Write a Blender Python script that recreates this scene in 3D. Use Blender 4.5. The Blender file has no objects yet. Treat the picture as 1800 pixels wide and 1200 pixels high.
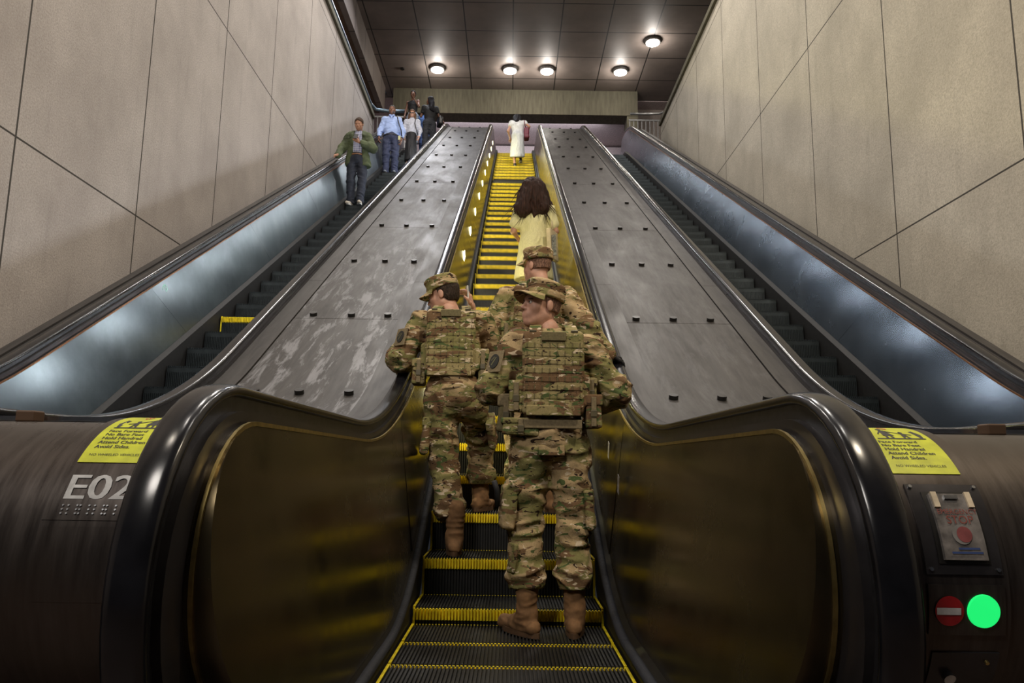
import bpy, bmesh, math, random
import numpy as np
from mathutils import Matrix, Vector

random.seed(7)
rng = np.random.default_rng(11)
scene = bpy.context.scene
COL = scene.collection
R = math.radians

# ------------------------------------------------------------------ camera
PITCH, ROLL = 9.06, 0.8
cam_d = bpy.data.cameras.new('camera')
cam = bpy.data.objects.new('camera', cam_d)
COL.objects.link(cam)
cam_d.lens = 26.66
cam_d.sensor_width = 36.0
cam_d.clip_start = 0.05
cam_d.clip_end = 200
cam.matrix_world = (Matrix.Translation((0, 0, 0.85)) @ Matrix.Rotation(R(90 + PITCH), 4, 'X')
                    @ Matrix.Rotation(R(ROLL), 4, 'Z'))
scene.camera = cam
scene.view_settings.view_transform = 'Standard'
scene.view_settings.look = 'None'
scene.view_settings.gamma = 1
scene.view_settings.exposure = 0.0
scene.view_settings.use_curve_mapping = False
try:
    scene.cycles.use_denoising = True
    scene.cycles.max_bounces = 6
    scene.cycles.sample_clamp_indirect = 4
    scene.cycles.caustics_reflective = False
    scene.cycles.caustics_refractive = False
except Exception:
    pass

# ------------------------------------------------------------------ world and lights
w = bpy.data.worlds.new('world')
scene.world = w
w.use_nodes = True
w.node_tree.nodes['Background'].inputs['Color'].default_value = (0.75, 0.82, 1.0, 1)
w.node_tree.nodes['Background'].inputs['Strength'].default_value = 0.02


def area(name, loc, target, size, power, color, size_y=None, spread=180):
    d = bpy.data.lights.new(name, 'AREA')
    d.shape = 'RECTANGLE' if size_y else 'DISK'
    d.size = size
    if size_y:
        d.size_y = size_y
    d.energy = power
    d.color = color
    d.spread = R(spread)
    o = bpy.data.objects.new(name, d)
    COL.objects.link(o)
    o.location = loc
    v = Vector(target) - Vector(loc)
    o.rotation_euler = v.to_track_quat('-Z', 'Y').to_euler()
    return o


WARM = (1.0, 0.86, 0.66)
NEUT = (1.0, 0.93, 0.85)
COOL = (0.72, 0.84, 1.0)
# downlights of the sloping hall's ceiling, before the frame's top edge
for yy, pw in ((3.5, 140), (8.5, 260), (13.5, 320)):
    for xx in (-2.6, 2.6):
        area('downlight_lamp', (xx, yy, 13.9), (xx * 1.05, yy + 0.3, 0), 0.8, pw, NEUT)
# unseen warm fills added for the walls, cool daylight from the upper left opening
area('wall_washer_lamp', (2.3, 1.0, 6.5), (4.3, 8.2, 3.4), 0.5, 260, WARM)
area('wall_washer_lamp', (-2.3, 1.0, 6.5), (-4.2, 8.5, 4.0), 0.5, 95, (1.0, 0.88, 0.74))
area('skylight', (-7.4, 14.0, 12.3), (2.5, 17.0, 9.0), 2.5, 520, COOL, size_y=1.2)
area('landing_daylight', (0.0, 28.3, 14.0), (0.0, 30.8, 11.5), 7.0, 150, (0.93, 0.92, 1.0), size_y=0.8)  # unseen light added to brighten the wall beyond the beam
area('entrance_lamp', (-1.9, -1.2, 4.8), (0.0, 4.4, 1.1), 1.2, 125, NEUT)  # unseen fill added behind the camera for the soldiers' backs and faces
area('landing_lamp', (-2.6, 20.5, 13.9), (-2.8, 18.5, 9.0), 1.2, 150, (0.92, 0.94, 1.0))  # added cool light, out of view, for the people at the top

# ------------------------------------------------------------------ materials
MATS = {}


def new_mat(name):
    m = bpy.data.materials.new(name)
    m.use_nodes = True
    nt = m.node_tree
    b = nt.nodes['Principled BSDF']
    return m, nt, b


def N(nt, t, **kw):
    n = nt.nodes.new(t)
    for k, v in kw.items():
        setattr(n, k, v)
    return n


def coords(nt, scale=(1, 1, 1), kind='Object', loc=(0, 0, 0)):
    tc = N(nt, 'ShaderNodeTexCoord')
    mp = N(nt, 'ShaderNodeMapping')
    mp.inputs['Scale'].default_value = scale
    mp.inputs['Location'].default_value = loc
    nt.links.new(tc.outputs[kind], mp.inputs['Vector'])
    return mp.outputs['Vector']


def noise(nt, vec, scale, detail=3, rough=0.55, dist=0.0):
    n = N(nt, 'ShaderNodeTexNoise')
    n.inputs['Scale'].default_value = scale
    n.inputs['Detail'].default_value = detail
    n.inputs['Roughness'].default_value = rough
    n.inputs['Distortion'].default_value = dist
    nt.links.new(vec, n.inputs['Vector'])
    return n.outputs['Fac']


def ramp(nt, fac, stops, interp='LINEAR'):
    r = N(nt, 'ShaderNodeValToRGB')
    r.color_ramp.interpolation = interp
    el = r.color_ramp.elements
    while len(el) < len(stops):
        el.new(0.5)
    for e, (p, c) in zip(el, stops):
        e.position = p
        e.color = (c[0], c[1], c[2], 1) if len(c) > 2 else (c[0],) * 3 + (1,)
    nt.links.new(fac, r.inputs['Fac'])
    return r.outputs['Color']


def mixc(nt, fac, a, b, mode='MIX'):
    m = N(nt, 'ShaderNodeMix', data_type='RGBA', blend_type=mode)
    if isinstance(fac, (int, float)):
        m.inputs[0].default_value = fac
    else:
        nt.links.new(fac, m.inputs[0])
    for sock, v in ((6, a), (7, b)):
        if isinstance(v, tuple):
            m.inputs[sock].default_value = (v[0], v[1], v[2], 1)
        else:
            nt.links.new(v, m.inputs[sock])
    return m.outputs[2]


def bump(nt, b, fac, strength=0.3, dist=0.01):
    bp = N(nt, 'ShaderNodeBump')
    bp.inputs['Strength'].default_value = strength
    bp.inputs['Distance'].default_value = dist
    nt.links.new(fac, bp.inputs['Height'])
    nt.links.new(bp.outputs['Normal'], b.inputs['Normal'])


def plain(name, col, rough=0.5, metal=0.0, var=0.12, nscale=30, stretch=(1, 1, 1), bstr=0.0, spec=0.5, coat=0.0, sheen=0.0):
    if name in MATS:
        return MATS[name]
    m, nt, b = new_mat(name)
    v = coords(nt, stretch)
    f = noise(nt, v, nscale, 4)
    lo = tuple(max(0, c * (1 - var * 2)) for c in col)
    hi = tuple(min(1, c * (1 + var * 2)) for c in col)
    nt.links.new(ramp(nt, f, [(0.3, lo), (0.7, hi)]), b.inputs['Base Color'])
    b.inputs['Roughness'].default_value = rough
    b.inputs['Metallic'].default_value = metal
    b.inputs['Specular IOR Level'].default_value = spec
    b.inputs['Coat Weight'].default_value = coat
    b.inputs['Sheen Weight'].default_value = sheen
    if bstr:
        bump(nt, b, f, bstr, 0.005)
    MATS[name] = m
    return m


def emit(name, col, strength):
    if name in MATS:
        return MATS[name]
    m, nt, b = new_mat(name)
    b.inputs['Base Color'].default_value = (*col, 1)
    b.inputs['Emission Color'].default_value = (*col, 1)
    b.inputs['Emission Strength'].default_value = strength
    MATS[name] = m
    return m


def brushed(name, lo, hi, rlo, rhi, metal, stretch, nscale=6, blot=None, bstr=0.05):
    """metal with streaks along one axis and scuffed patches"""
    m, nt, b = new_mat(name)
    v = coords(nt, stretch)
    f = noise(nt, v, nscale, 6, 0.65)
    v2 = coords(nt, (1, 1, 1))
    g = noise(nt, v2, 1.7, 5, 0.6, 0.4)
    c = ramp(nt, f, [(0.3, lo), (0.7, hi)])
    if blot:
        c = mixc(nt, ramp(nt, g, [(0.45, (0,)), (0.68, (1,))]), c, blot)
    nt.links.new(c, b.inputs['Base Color'])
    b.inputs['Metallic'].default_value = metal
    rr = ramp(nt, mixc(nt, 0.5, f_to_c(nt, f), f_to_c(nt, g)), [(0.3, (rlo,)), (0.7, (rhi,))])
    nt.links.new(rr, b.inputs['Roughness'])
    if bstr:
        bump(nt, b, f, bstr, 0.002)
    MATS[name] = m
    return m


def f_to_c(nt, f):
    c = N(nt, 'ShaderNodeCombineColor')
    for i in range(3):
        nt.links.new(f, c.inputs[i])
    return c.outputs[0]


def wall_mat(name, y0, dy, z0, dz, base, hi):
    m, nt, b = new_mat(name)
    tc = N(nt, 'ShaderNodeTexCoord')
    sx = N(nt, 'ShaderNodeSeparateXYZ')
    nt.links.new(tc.outputs['Object'], sx.inputs[0])

    def line(out, o, d, wdt):
        a = N(nt, 'ShaderNodeMath', operation='SUBTRACT'); a.inputs[1].default_value = o
        nt.links.new(out, a.inputs[0])
        p = N(nt, 'ShaderNodeMath', operation='PINGPONG'); p.inputs[1].default_value = d / 2
        nt.links.new(a.outputs[0], p.inputs[0])
        l = N(nt, 'ShaderNodeMath', operation='LESS_THAN'); l.inputs[1].default_value = wdt
        nt.links.new(p.outputs[0], l.inputs[0])
        return l.outputs[0]
    # ping-pong is zero at the joint and every d after it
    a = line(sx.outputs[1], y0, dy, 0.011)
    c = line(sx.outputs[2], z0, dz, 0.009)
    mx = N(nt, 'ShaderNodeMath', operation='MAXIMUM')
    nt.links.new(a, mx.inputs[0]); nt.links.new(c, mx.inputs[1])
    v = coords(nt)
    spk = noise(nt, v, 55, 4, 0.75)
    big = noise(nt, v, 0.9, 5, 0.6)
    st = noise(nt, coords(nt, (1, 3.5, 0.35)), 2.5, 5, 0.6)
    col = ramp(nt, spk, [(0.33, base), (0.62, hi)])
    dirt = mixc(nt, ramp(nt, big, [(0.35, (0.55,)), (0.65, (0.0,))]), col, tuple(x * 0.78 for x in base))
    dirt = mixc(nt, ramp(nt, st, [(0.55, (0.0,)), (0.8, (0.30,))]), dirt, tuple(x * 0.62 for x in base))
    fin = mixc(nt, mx.outputs[0], dirt, (0.045, 0.038, 0.03))
    nt.links.new(fin, b.inputs['Base Color'])
    b.inputs['Roughness'].default_value = 0.85
    sb = N(nt, 'ShaderNodeMath', operation='SUBTRACT')
    nt.links.new(spk, sb.inputs[0]); nt.links.new(mx.outputs[0], sb.inputs[1])
    bump(nt, b, sb.outputs[0], 0.5, 0.008)
    return m


def grid_mat(name, col, x0, dx, y0, dy):
    m, nt, b = new_mat(name)
    tc = N(nt, 'ShaderNodeTexCoord')
    sx = N(nt, 'ShaderNodeSeparateXYZ')
    nt.links.new(tc.outputs['Object'], sx.inputs[0])
    res = []
    for out, o, d in ((0, x0, dx), (1, y0, dy)):
        a = N(nt, 'ShaderNodeMath', operation='SUBTRACT'); a.inputs[1].default_value = o
        nt.links.new(sx.outputs[out], a.inputs[0])
        p = N(nt, 'ShaderNodeMath', operation='PINGPONG'); p.inputs[1].default_value = d / 2
        nt.links.new(a.outputs[0], p.inputs[0])
        l = N(nt, 'ShaderNodeMath', operation='LESS_THAN'); l.inputs[1].default_value = 0.018
        nt.links.new(p.outputs[0], l.inputs[0])
        res.append(l.outputs[0])
    mx = N(nt, 'ShaderNodeMath', operation='MAXIMUM')
    nt.links.new(res[0], mx.inputs[0]); nt.links.new(res[1], mx.inputs[1])
    f = noise(nt, coords(nt), 1.2, 5)
    c = ramp(nt, f, [(0.3, tuple(x * 0.8 for x in col)), (0.7, tuple(x * 1.15 for x in col))])
    nt.links.new(mixc(nt, mx.outputs[0], c, (0.01, 0.009, 0.008)), b.inputs['Base Color'])
    b.inputs['Roughness'].default_value = 0.55
    return m


def camo_mat(name, seed=0.0, vest=False):
    m, nt, b = new_mat(name)
    v = coords(nt, (1, 1, 1.9), loc=(seed, seed * 1.7, seed * 0.6))
    v2 = coords(nt, (1, 1, 2.6), loc=(seed + 5, seed * 1.3, 3.1 + seed))
    n1 = noise(nt, v, 5.0, 3, 0.5, 0.7)
    n2 = noise(nt, v2, 5.0, 3, 0.5, 0.9)
    n3 = noise(nt, coords(nt, (1, 1, 2.4), loc=(9 + seed, 2, 1)), 17, 2, 0.5, 1.2)
    n4 = noise(nt, coords(nt, (1, 1, 2.6), loc=(1, 7 + seed, 4)), 15, 2, 0.5, 1.2)
    n5 = noise(nt, coords(nt, (1, 1, 2.4), loc=(3 + seed, 2, 8)), 12, 2, 0.5, 1.0)
    tan = (0.42, 0.305, 0.165) if not vest else (0.30, 0.245, 0.115)
    olive = (0.215, 0.195, 0.075)
    green = (0.085, 0.115, 0.040)
    brown = (0.165, 0.098, 0.050)
    dark = (0.035, 0.020, 0.014)
    cream = (0.58, 0.47, 0.33)

    def mask(f, a, bb):
        return ramp(nt, f, [(a, (0,)), (bb, (1,))])
    c = mixc(nt, mask(n1, 0.47, 0.54), tan, olive)
    c = mixc(nt, mask(n2, 0.535, 0.55), c, brown)
    c = mixc(nt, mask(n5, 0.605, 0.62), c, green)
    c = mixc(nt, mask(n3, 0.635, 0.645), c, dark)
    c = mixc(nt, mask(n4, 0.635, 0.645), c, cream)
    weave = noise(nt, coords(nt), 160, 2)
    c = mixc(nt, 0.25, c, f_to_c(nt, weave), 'OVERLAY')
    nt.links.new(c, b.inputs['Base Color'])
    b.inputs['Roughness'].default_value = 0.9
    b.inputs['Specular IOR Level'].default_value = 0.2
    fold = noise(nt, coords(nt, (1, 1, 0.6)), 16, 4, 0.55, 0.8)
    bump(nt, b, fold, 0.5, 0.02)
    MATS[name] = m
    return m


def hair_mat(name, col, stretch=(60, 60, 5)):
    m, nt, b = new_mat(name)
    f = noise(nt, coords(nt, stretch), 1.6, 3, 0.6, 0.3)
    nt.links.new(ramp(nt, f, [(0.35, tuple(c * 0.3 for c in col)), (0.7, tuple(c * 1.4 for c in col))]), b.inputs['Base Color'])
    b.inputs['Roughness'].default_value = 0.6
    b.inputs['Specular IOR Level'].default_value = 0.2
    bump(nt, b, f, 0.9, 0.01)
    MATS[name] = m
    return m


def check_mat(name, base, line, scale):
    m, nt, b = new_mat(name)
    sx = N(nt, 'ShaderNodeSeparateXYZ')
    tc = N(nt, 'ShaderNodeTexCoord')
    nt.links.new(tc.outputs['Object'], sx.inputs[0])
    outs = []
    for k in (0, 2):
        p = N(nt, 'ShaderNodeMath', operation='PINGPONG'); p.inputs[1].default_value = scale / 2
        nt.links.new(sx.outputs[k], p.inputs[0])
        l = N(nt, 'ShaderNodeMath', operation='LESS_THAN'); l.inputs[1].default_value = scale * 0.16
        nt.links.new(p.outputs[0], l.inputs[0])
        outs.append(l.outputs[0])
    ad = N(nt, 'ShaderNodeMath', operation='ADD')
    nt.links.new(outs[0], ad.inputs[0]); nt.links.new(outs[1], ad.inputs[1])
    ml = N(nt, 'ShaderNodeMath', operation='MULTIPLY'); ml.inputs[1].default_value = 0.5
    nt.links.new(ad.outputs[0], ml.inputs[0])
    nt.links.new(mixc(nt, ml.outputs[0], base, line), b.inputs['Base Color'])
    b.inputs['Roughness'].default_value = 0.85
    return m


M_WALL_L = wall_mat('wall_concrete_left', 6.04, 2.07, 3.50, 3.50, (0.36, 0.315, 0.285), (0.56, 0.51, 0.47))
M_WALL_R = wall_mat('wall_concrete_right', 6.05, 2.15, 3.44, 3.50, (0.38, 0.345, 0.28), (0.60, 0.55, 0.46))
M_CEIL = grid_mat('ceiling_panels', (0.20, 0.165, 0.145), -0.1, 1.5, 23.7, 1.5)
M_BEAM = plain('beam_concrete', (0.115, 0.105, 0.072), 0.85, var=0.12, nscale=4, stretch=(3, 1, 0.4))
M_BROWN = plain('brown_fascia', (0.10, 0.055, 0.03), 0.6, nscale=5)
M_DECKC = None
M_STEEL = brushed('steel_panel', (0.115, 0.135, 0.145), (0.21, 0.24, 0.25), 0.275, 0.315, 0.90, (1, 1, 1), 2, (0.13, 0.15, 0.16), 0.0)
M_STEELD = brushed('dark_steel_panel', (0.14, 0.165, 0.20), (0.26, 0.30, 0.35), 0.24, 0.29, 0.92, (1, 1, 1), 2, (0.17, 0.20, 0.24), 0.0)  # same metal as the left panels; bluer cast of the surroundings painted in
M_BRONZE = brushed('bronze_panel', (0.055, 0.042, 0.024), (0.125, 0.098, 0.052), 0.16, 0.32, 0.85, (1, 1, 1), 4, (0.12, 0.10, 0.06), 0.02)  # same panel metal; warm tint of the surroundings put into the colour
M_CLAD = brushed('dark_cladding', (0.045, 0.037, 0.034), (0.095, 0.082, 0.075), 0.24, 0.42, 0.7, (10, 1, 1), 5, (0.07, 0.055, 0.045), 0.04)
M_BAND = brushed('dark_newel_band', (0.035, 0.032, 0.034), (0.07, 0.066, 0.07), 0.25, 0.42, 0.6, (1, 1, 1), 5)
M_RUBBER = plain('black_rubber', (0.008, 0.008, 0.010), 0.20, var=0.2, nscale=12, spec=0.42)
M_COPPER = plain('copper_trim', (0.42, 0.20, 0.10), 0.3, metal=0.9)
M_BRASS = plain('brass_trim', (0.42, 0.32, 0.12), 0.3, metal=0.9)
M_CHROME = plain('silver_trim', (0.42, 0.43, 0.45), 0.22, metal=0.95)
M_GUIDE = plain('guide_metal', (0.07, 0.07, 0.075), 0.35, metal=0.8)
M_STEP = plain('step_metal', (0.018, 0.018, 0.018), 0.5, metal=0.3, nscale=20)
M_STEPB = plain('step_metal_blue', (0.024, 0.031, 0.035), 0.42, metal=0.6, nscale=20)
M_YEL = plain('yellow_step_paint', (0.78, 0.62, 0.012), 0.5, var=0.14, nscale=18)
M_BRUSH = plain('brush_bristle', (0.02, 0.022, 0.03), 0.7, var=0.6, nscale=60, stretch=(0.2, 6, 1), bstr=0.9)
M_SKIRT = plain('skirt_metal', (0.014, 0.013, 0.012), 0.55, spec=0.25)
M_PUCK = plain('puck_rubber', (0.012, 0.011, 0.010), 0.4)
M_PIPE = plain('pipe_steel', (0.30, 0.30, 0.30), 0.35, metal=0.8)
M_PIPEB = plain('blue_pipe', (0.16, 0.22, 0.27), 0.35, metal=0.6)


def deck_mat(name, worn, seed):
    m, nt, b = new_mat(name)
    v = coords(nt, (9, 0.8, 0.8), loc=(seed, 0, 0))
    f = noise(nt, v, 3.0, 6, 0.65, 0.3)
    g = noise(nt, coords(nt, (2.2, 0.7, 0.7), loc=(seed, 2, 0)), 1.5, 4, 0.6, 0.5)
    c = ramp(nt, f, [(0.3, (0.027, 0.024, 0.023)), (0.7, (0.058, 0.053, 0.050))])
    # worn bare metal low on the plates
    sx = N(nt, 'ShaderNodeSeparateXYZ'); tc = N(nt, 'ShaderNodeTexCoord')
    nt.links.new(tc.outputs['Object'], sx.inputs[0])
    mr = N(nt, 'ShaderNodeMapRange')
    nt.links.new(sx.outputs[1], mr.inputs['Value'])
    mr.inputs['From Min'].default_value = 9.5; mr.inputs['From Max'].default_value = 5.5
    mr.inputs['To Min'].default_value = 0.0; mr.inputs['To Max'].default_value = 1.0
    wm = N(nt, 'ShaderNodeMath', operation='MULTIPLY')
    fr = noise(nt, coords(nt, (5, 0.9, 0.9), loc=(seed + 3, 1, 0)), 2.2, 6, 0.7, 0.4)
    rr = ramp(nt, fr, [(0.50, (0,)), (0.60, (1,))])
    nt.links.new(rr, wm.inputs[0]); nt.links.new(mr.outputs[0], wm.inputs[1])
    wm2 = N(nt, 'ShaderNodeMath', operation='MULTIPLY'); wm2.inputs[1].default_value = worn
    nt.links.new(wm.outputs[0], wm2.inputs[0])
    c = mixc(nt, wm2.outputs[0], c, (0.20, 0.20, 0.21))
    # long run-down stains
    st = noise(nt, coords(nt, (14, 0.5, 0.5), loc=(seed + 8, 4, 0)), 2.0, 5, 0.6, 1.0)
    c = mixc(nt, ramp(nt, st, [(0.66, (0,)), (0.70, (0.75,))]), c, (0.03, 0.025, 0.02))
    nt.links.new(c, b.inputs['Base Color'])
    b.inputs['Metallic'].default_value = 0.25
    nt.links.new(ramp(nt, g, [(0.3, (0.42,)), (0.7, (0.62,))]), b.inputs['Roughness'])
    b.inputs['Specular IOR Level'].default_value = 0.35
    bump(nt, b, f, 0.15, 0.003)
    return m


M_DECK_L = deck_mat('deck_plate_worn', 0.85, 0.0)
M_DECK_R = deck_mat('deck_plate', 0.12, 4.0)
M_DECK_S = deck_mat('deck_strip', 0.0, 7.0)

# ------------------------------------------------------------------ mesh helpers


def rotm(yaw=0, pitch=0, roll=0):
    return np.array((Matrix.Rotation(R(yaw), 3, 'Z') @ Matrix.Rotation(R(pitch), 3, 'X') @ Matrix.Rotation(R(roll), 3, 'Y')))


class MB:
    def __init__(self):
        self.v = []; self.f = []; self.n = 0

    def add(self, verts, faces):
        b = self.n
        for p in verts:
            self.v.append((float(p[0]), float(p[1]), float(p[2])))
        for f in faces:
            self.f.append([int(i) + b for i in f])
        self.n += len(verts)
        return self

    def box(self, c, s, rm=None, taper=1.0):
        c = np.array(c, float); hx, hy, hz = s[0] / 2, s[1] / 2, s[2] / 2
        pts = []
        for z in (-1, 1):
            t = taper if z > 0 else 1.0
            for x, y in ((-1, -1), (1, -1), (1, 1), (-1, 1)):
                pts.append((x * hx * t, y * hy * t, z * hz))
        pts = np.array(pts)
        if rm is not None:
            pts = pts @ np.array(rm).T
        return self.add(pts + c, [(3, 2, 1, 0), (4, 5, 6, 7), (0, 1, 5, 4), (1, 2, 6, 5), (2, 3, 7, 6), (3, 0, 4, 7)])

    def prism(self, outline, x0, x1):
        """outline in (y, z), extruded in x"""
        n = len(outline)
        v = [(x0, y, z) for y, z in outline] + [(x1, y, z) for y, z in outline]
        f = [tuple(range(n)), tuple(range(2 * n - 1, n - 1, -1))]
        for i in range(n):
            j = (i + 1) % n
            f.append((i, i + n, j + n, j))
        return self.add(v, f)

    def strip(self, top, bot, x0, x1, lean=0.0):
        """solid between two (y, z) paths of equal length"""
        n = len(top)
        v = []
        for (a, b) in zip(top, bot):
            v += [(x0, a[0], a[1]), (x1, a[0], a[1]), (x1 + lean, b[0], b[1]), (x0, b[0], b[1])]
        f = [(3, 2, 1, 0), (4 * n - 4, 4 * n - 3, 4 * n - 2, 4 * n - 1)]
        for i in range(n - 1):
            a, b = 4 * i, 4 * i + 4
            for k in range(4):
                l = (k + 1) % 4
                f.append((a + k, a + l, b + l, b + k))
        return self.add(v, f)

    def sweep(self, path, prof, closed=False):
        """path in (x, y, z) at constant x; profile (dx, dn) around the path"""
        P = np.array(path, float); n = len(P)
        T = np.gradient(P, axis=0)
        T /= np.linalg.norm(T, axis=1)[:, None]
        X = np.array([1.0, 0, 0])
        Nn = np.cross(T, -X)
        m = len(prof)
        v = []
        for i in range(n):
            for dx, dn in prof:
                v.append(P[i] + X * dx + Nn[i] * dn)
        f = []
        for i in range(n - 1):
            for k in range(m):
                l = (k + 1) % m
                f.append((i * m + k, i * m + l, (i + 1) * m + l, (i + 1) * m + k))
        f.append(tuple(range(m - 1, -1, -1))); f.append(tuple((n - 1) * m + k for k in range(m)))
        return self.add(v, f)

    def tube(self, pts, r, seg=10, r_end=None):
        P = np.array(pts, float); n = len(P)
        T = np.gradient(P, axis=0)
        T /= np.linalg.norm(T, axis=1)[:, None] + 1e-9
        up = np.array([0, 0, 1.0]) if abs(T[0][2]) < 0.9 else np.array([1.0, 0, 0])
        v = []; a = np.cross(T[0], up); a /= np.linalg.norm(a)
        for i in range(n):
            a = a - T[i] * a.dot(T[i]); a /= np.linalg.norm(a)
            b = np.cross(T[i], a)
            rr = r if r_end is None else r + (r_end - r) * i / (n - 1)
            for k in range(seg):
                t = 2 * math.pi * k / seg
                v.append(P[i] + rr * (math.cos(t) * a + math.sin(t) * b))
        f = []
        for i in range(n - 1):
            for k in range(seg):
                l = (k + 1) % seg
                f.append((i * seg + k, i * seg + l, (i + 1) * seg + l, (i + 1) * seg + k))
        f.append(tuple(range(seg - 1, -1, -1))); f.append(tuple((n - 1) * seg + k for k in range(seg)))
        return self.add(v, f)

    def cyl(self, c, r, h, seg=20, rm=None, r2=None):
        r2 = r if r2 is None else r2
        pts = []
        for z, rr in ((-h / 2, r), (h / 2, r2)):
            for k in range(seg):
                t = 2 * math.pi * k / seg
                pts.append((rr * math.cos(t), rr * math.sin(t), z))
        pts = np.array(pts)
        if rm is not None:
            pts = pts @ np.array(rm).T
        f = [tuple(range(seg - 1, -1, -1)), tuple(range(seg, 2 * seg))]
        for k in range(seg):
            l = (k + 1) % seg
            f.append((k, l, l + seg, k + seg))
        return self.add(pts + np.array(c, float), f)

    def grid(self, G, thick=None, normal=None):
        """G (m, n, 3) surface; with thick it becomes a closed slab"""
        G = np.array(G, float); m, n = G.shape[:2]
        if thick is None:
            f = [(i * n + j, i * n + j + 1, (i + 1) * n + j + 1, (i + 1) * n + j) for i in range(m - 1) for j in range(n - 1)]
            return self.add(G.reshape(-1, 3), f)
        du = np.gradient(G, axis=0); dv = np.gradient(G, axis=1)
        nn = np.cross(du, dv); nn /= np.linalg.norm(nn, axis=2)[:, :, None] + 1e-9
        B = G - nn * thick
        off = m * n
        f = []
        for i in range(m - 1):
            for j in range(n - 1):
                a, b, c, d = i * n + j, i * n + j + 1, (i + 1) * n + j + 1, (i + 1) * n + j
                f.append((d, c, b, a)[::-1]); f.append((a + off, d + off, c + off, b + off)[::1])
        for i in range(m - 1):
            for j in (0, n - 1):
                a, d = i * n + j, (i + 1) * n + j
                f.append((a, d, d + off, a + off) if j else (d, a, a + off, d + off))
        for j in range(n - 1):
            for i in (0, m - 1):
                a, b = i * n + j, i * n + j + 1
                f.append((b, a, a + off, b + off) if i else (a, b, b + off, a + off))
        return self.add(np.concatenate([G.reshape(-1, 3), B.reshape(-1, 3)]), f)

    def build(self, name, mat, parent=None, smooth=False, bevel=0.0, auto=None, subsurf=0):
        me = bpy.data.meshes.new(name)
        me.from_pydata(self.v, [], self.f)
        me.update()
        bm = bmesh.new(); bm.from_mesh(me)
        bmesh.ops.recalc_face_normals(bm, faces=bm.faces)
        bm.to_mesh(me); bm.free()
        me.materials.append(mat)
        if smooth or auto:
            me.polygons.foreach_set('use_smooth', [True] * len(me.polygons))
        if auto:
            try:
                me.set_sharp_from_angle(angle=R(auto))
            except Exception:
                pass
        o = bpy.data.objects.new(name, me)
        COL.objects.link(o)
        if parent is not None:
            o.parent = parent
        if bevel:
            bv = o.modifiers.new('soft', 'BEVEL'); bv.width = bevel; bv.segments = 2; bv.limit_method = 'ANGLE'
        if subsurf:
            s = o.modifiers.new('sub', 'SUBSURF'); s.levels = subsurf; s.render_levels = subsurf
        return o


def tag(o, label=None, cat=None, group=None, kind=None):
    if label: o['label'] = label
    if cat: o['category'] = cat
    if group: o['group'] = group
    if kind: o['kind'] = kind
    return o


def empty(name, loc=(0, 0, 0), rz=0):
    o = bpy.data.objects.new(name, None)
    o.empty_display_size = 0.1
    o.location = loc
    o.rotation_euler = (0, 0, rz)
    COL.objects.link(o)
    return o


def copy_tree(o, parent=None):
    c = o.copy(); COL.objects.link(c)
    if parent is not None:
        c.parent = parent
    for ch in list(KIDS.get(o.name, [])):
        k = copy_tree(ch, c)
    return c


KIDS = {}


def text_mesh(s, size):
    """glyph outlines as flat verts and faces, origin at lower left, width returned"""
    cu = bpy.data.curves.new('glyphs', 'FONT')
    cu.body = s; cu.size = size; cu.resolution_u = 3
    o = bpy.data.objects.new('glyphs', cu)
    COL.objects.link(o)
    dg = bpy.context.evaluated_depsgraph_get()
    ev = o.evaluated_get(dg)
    me = ev.to_mesh()
    v = np.array([tuple(p.co) for p in me.vertices]) if len(me.vertices) else np.zeros((0, 3))
    f = [tuple(p.vertices) for p in me.polygons]
    ev.to_mesh_clear()
    bpy.data.objects.remove(o)
    bpy.data.curves.remove(cu)
    return v, f

# ------------------------------------------------------------------ the incline
T30 = math.tan(R(30))
YTOP = 21.08          # upper comb
ZTOP = 9.84


def smax(a, b, k):
    h = max(k - abs(a - b), 0) / k
    return max(a, b) + h * h * k / 4


def smin(a, b, k):
    h = max(k - abs(a - b), 0) / k
    return min(a, b) - h * h * k / 4


def step_z(y):
    return smin(smax(0.0, T30 * (y - 4.029), 0.2), ZTOP, 0.2)


def line_z(y, flat, off, k=0.55):
    """height of a rail or edge: flat at both landings, T30*y+off between"""
    return smin(smax(flat, T30 * y + off, k), ZTOP + flat, k)


def ys(a, b):
    out = list(np.arange(a, b, 0.5))
    out += list(np.arange(3.0, 6.0, 0.1)) + list(np.arange(19.0, min(b, 22.5), 0.12))
    out = sorted(set(round(float(t), 3) for t in out if a <= t <= b) | {a, b})
    return out
# ------------------------------------------------------------------ the setting
XWL, XWR = -4.2, 4.3
mb = MB(); mb.box((XWL - 0.2, 9.9, 4.6), (0.4, 22.4, 12.4))
o = mb.build('wall_left', M_WALL_L); tag(o, kind='structure')
mb = MB(); mb.box((XWR + 0.2, 9.9, 4.6), (0.4, 22.4, 12.2))
o = mb.build('wall_right', M_WALL_R); tag(o, kind='structure')
mb = MB(); mb.box((XWR + 0.15, 9.9, 10.77), (0.42, 22.4, 0.14))
tag(mb.build('trim_1', M_BEAM, bevel=0.01), kind='structure')
mb = MB(); mb.box((XWL - 0.15, 9.9, 10.87), (0.42, 22.4, 0.14))
tag(mb.build('trim_2', M_BEAM, bevel=0.01), kind='structure')
# lower floor and upper landing
mb = MB(); mb.box((0, 0.0, -0.35), (8.4, 6.4, 0.3))
tag(mb.build('floor', plain('floor_tile', (0.10, 0.07, 0.055), 0.5)), kind='structure')
mb = MB(); mb.box((0, 26.2, ZTOP - 0.26), (14.0, 9.6, 0.5))
tag(mb.build('floor_landing', plain('floor_tile', (0.10, 0.07, 0.055), 0.5)), kind='structure')
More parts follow.
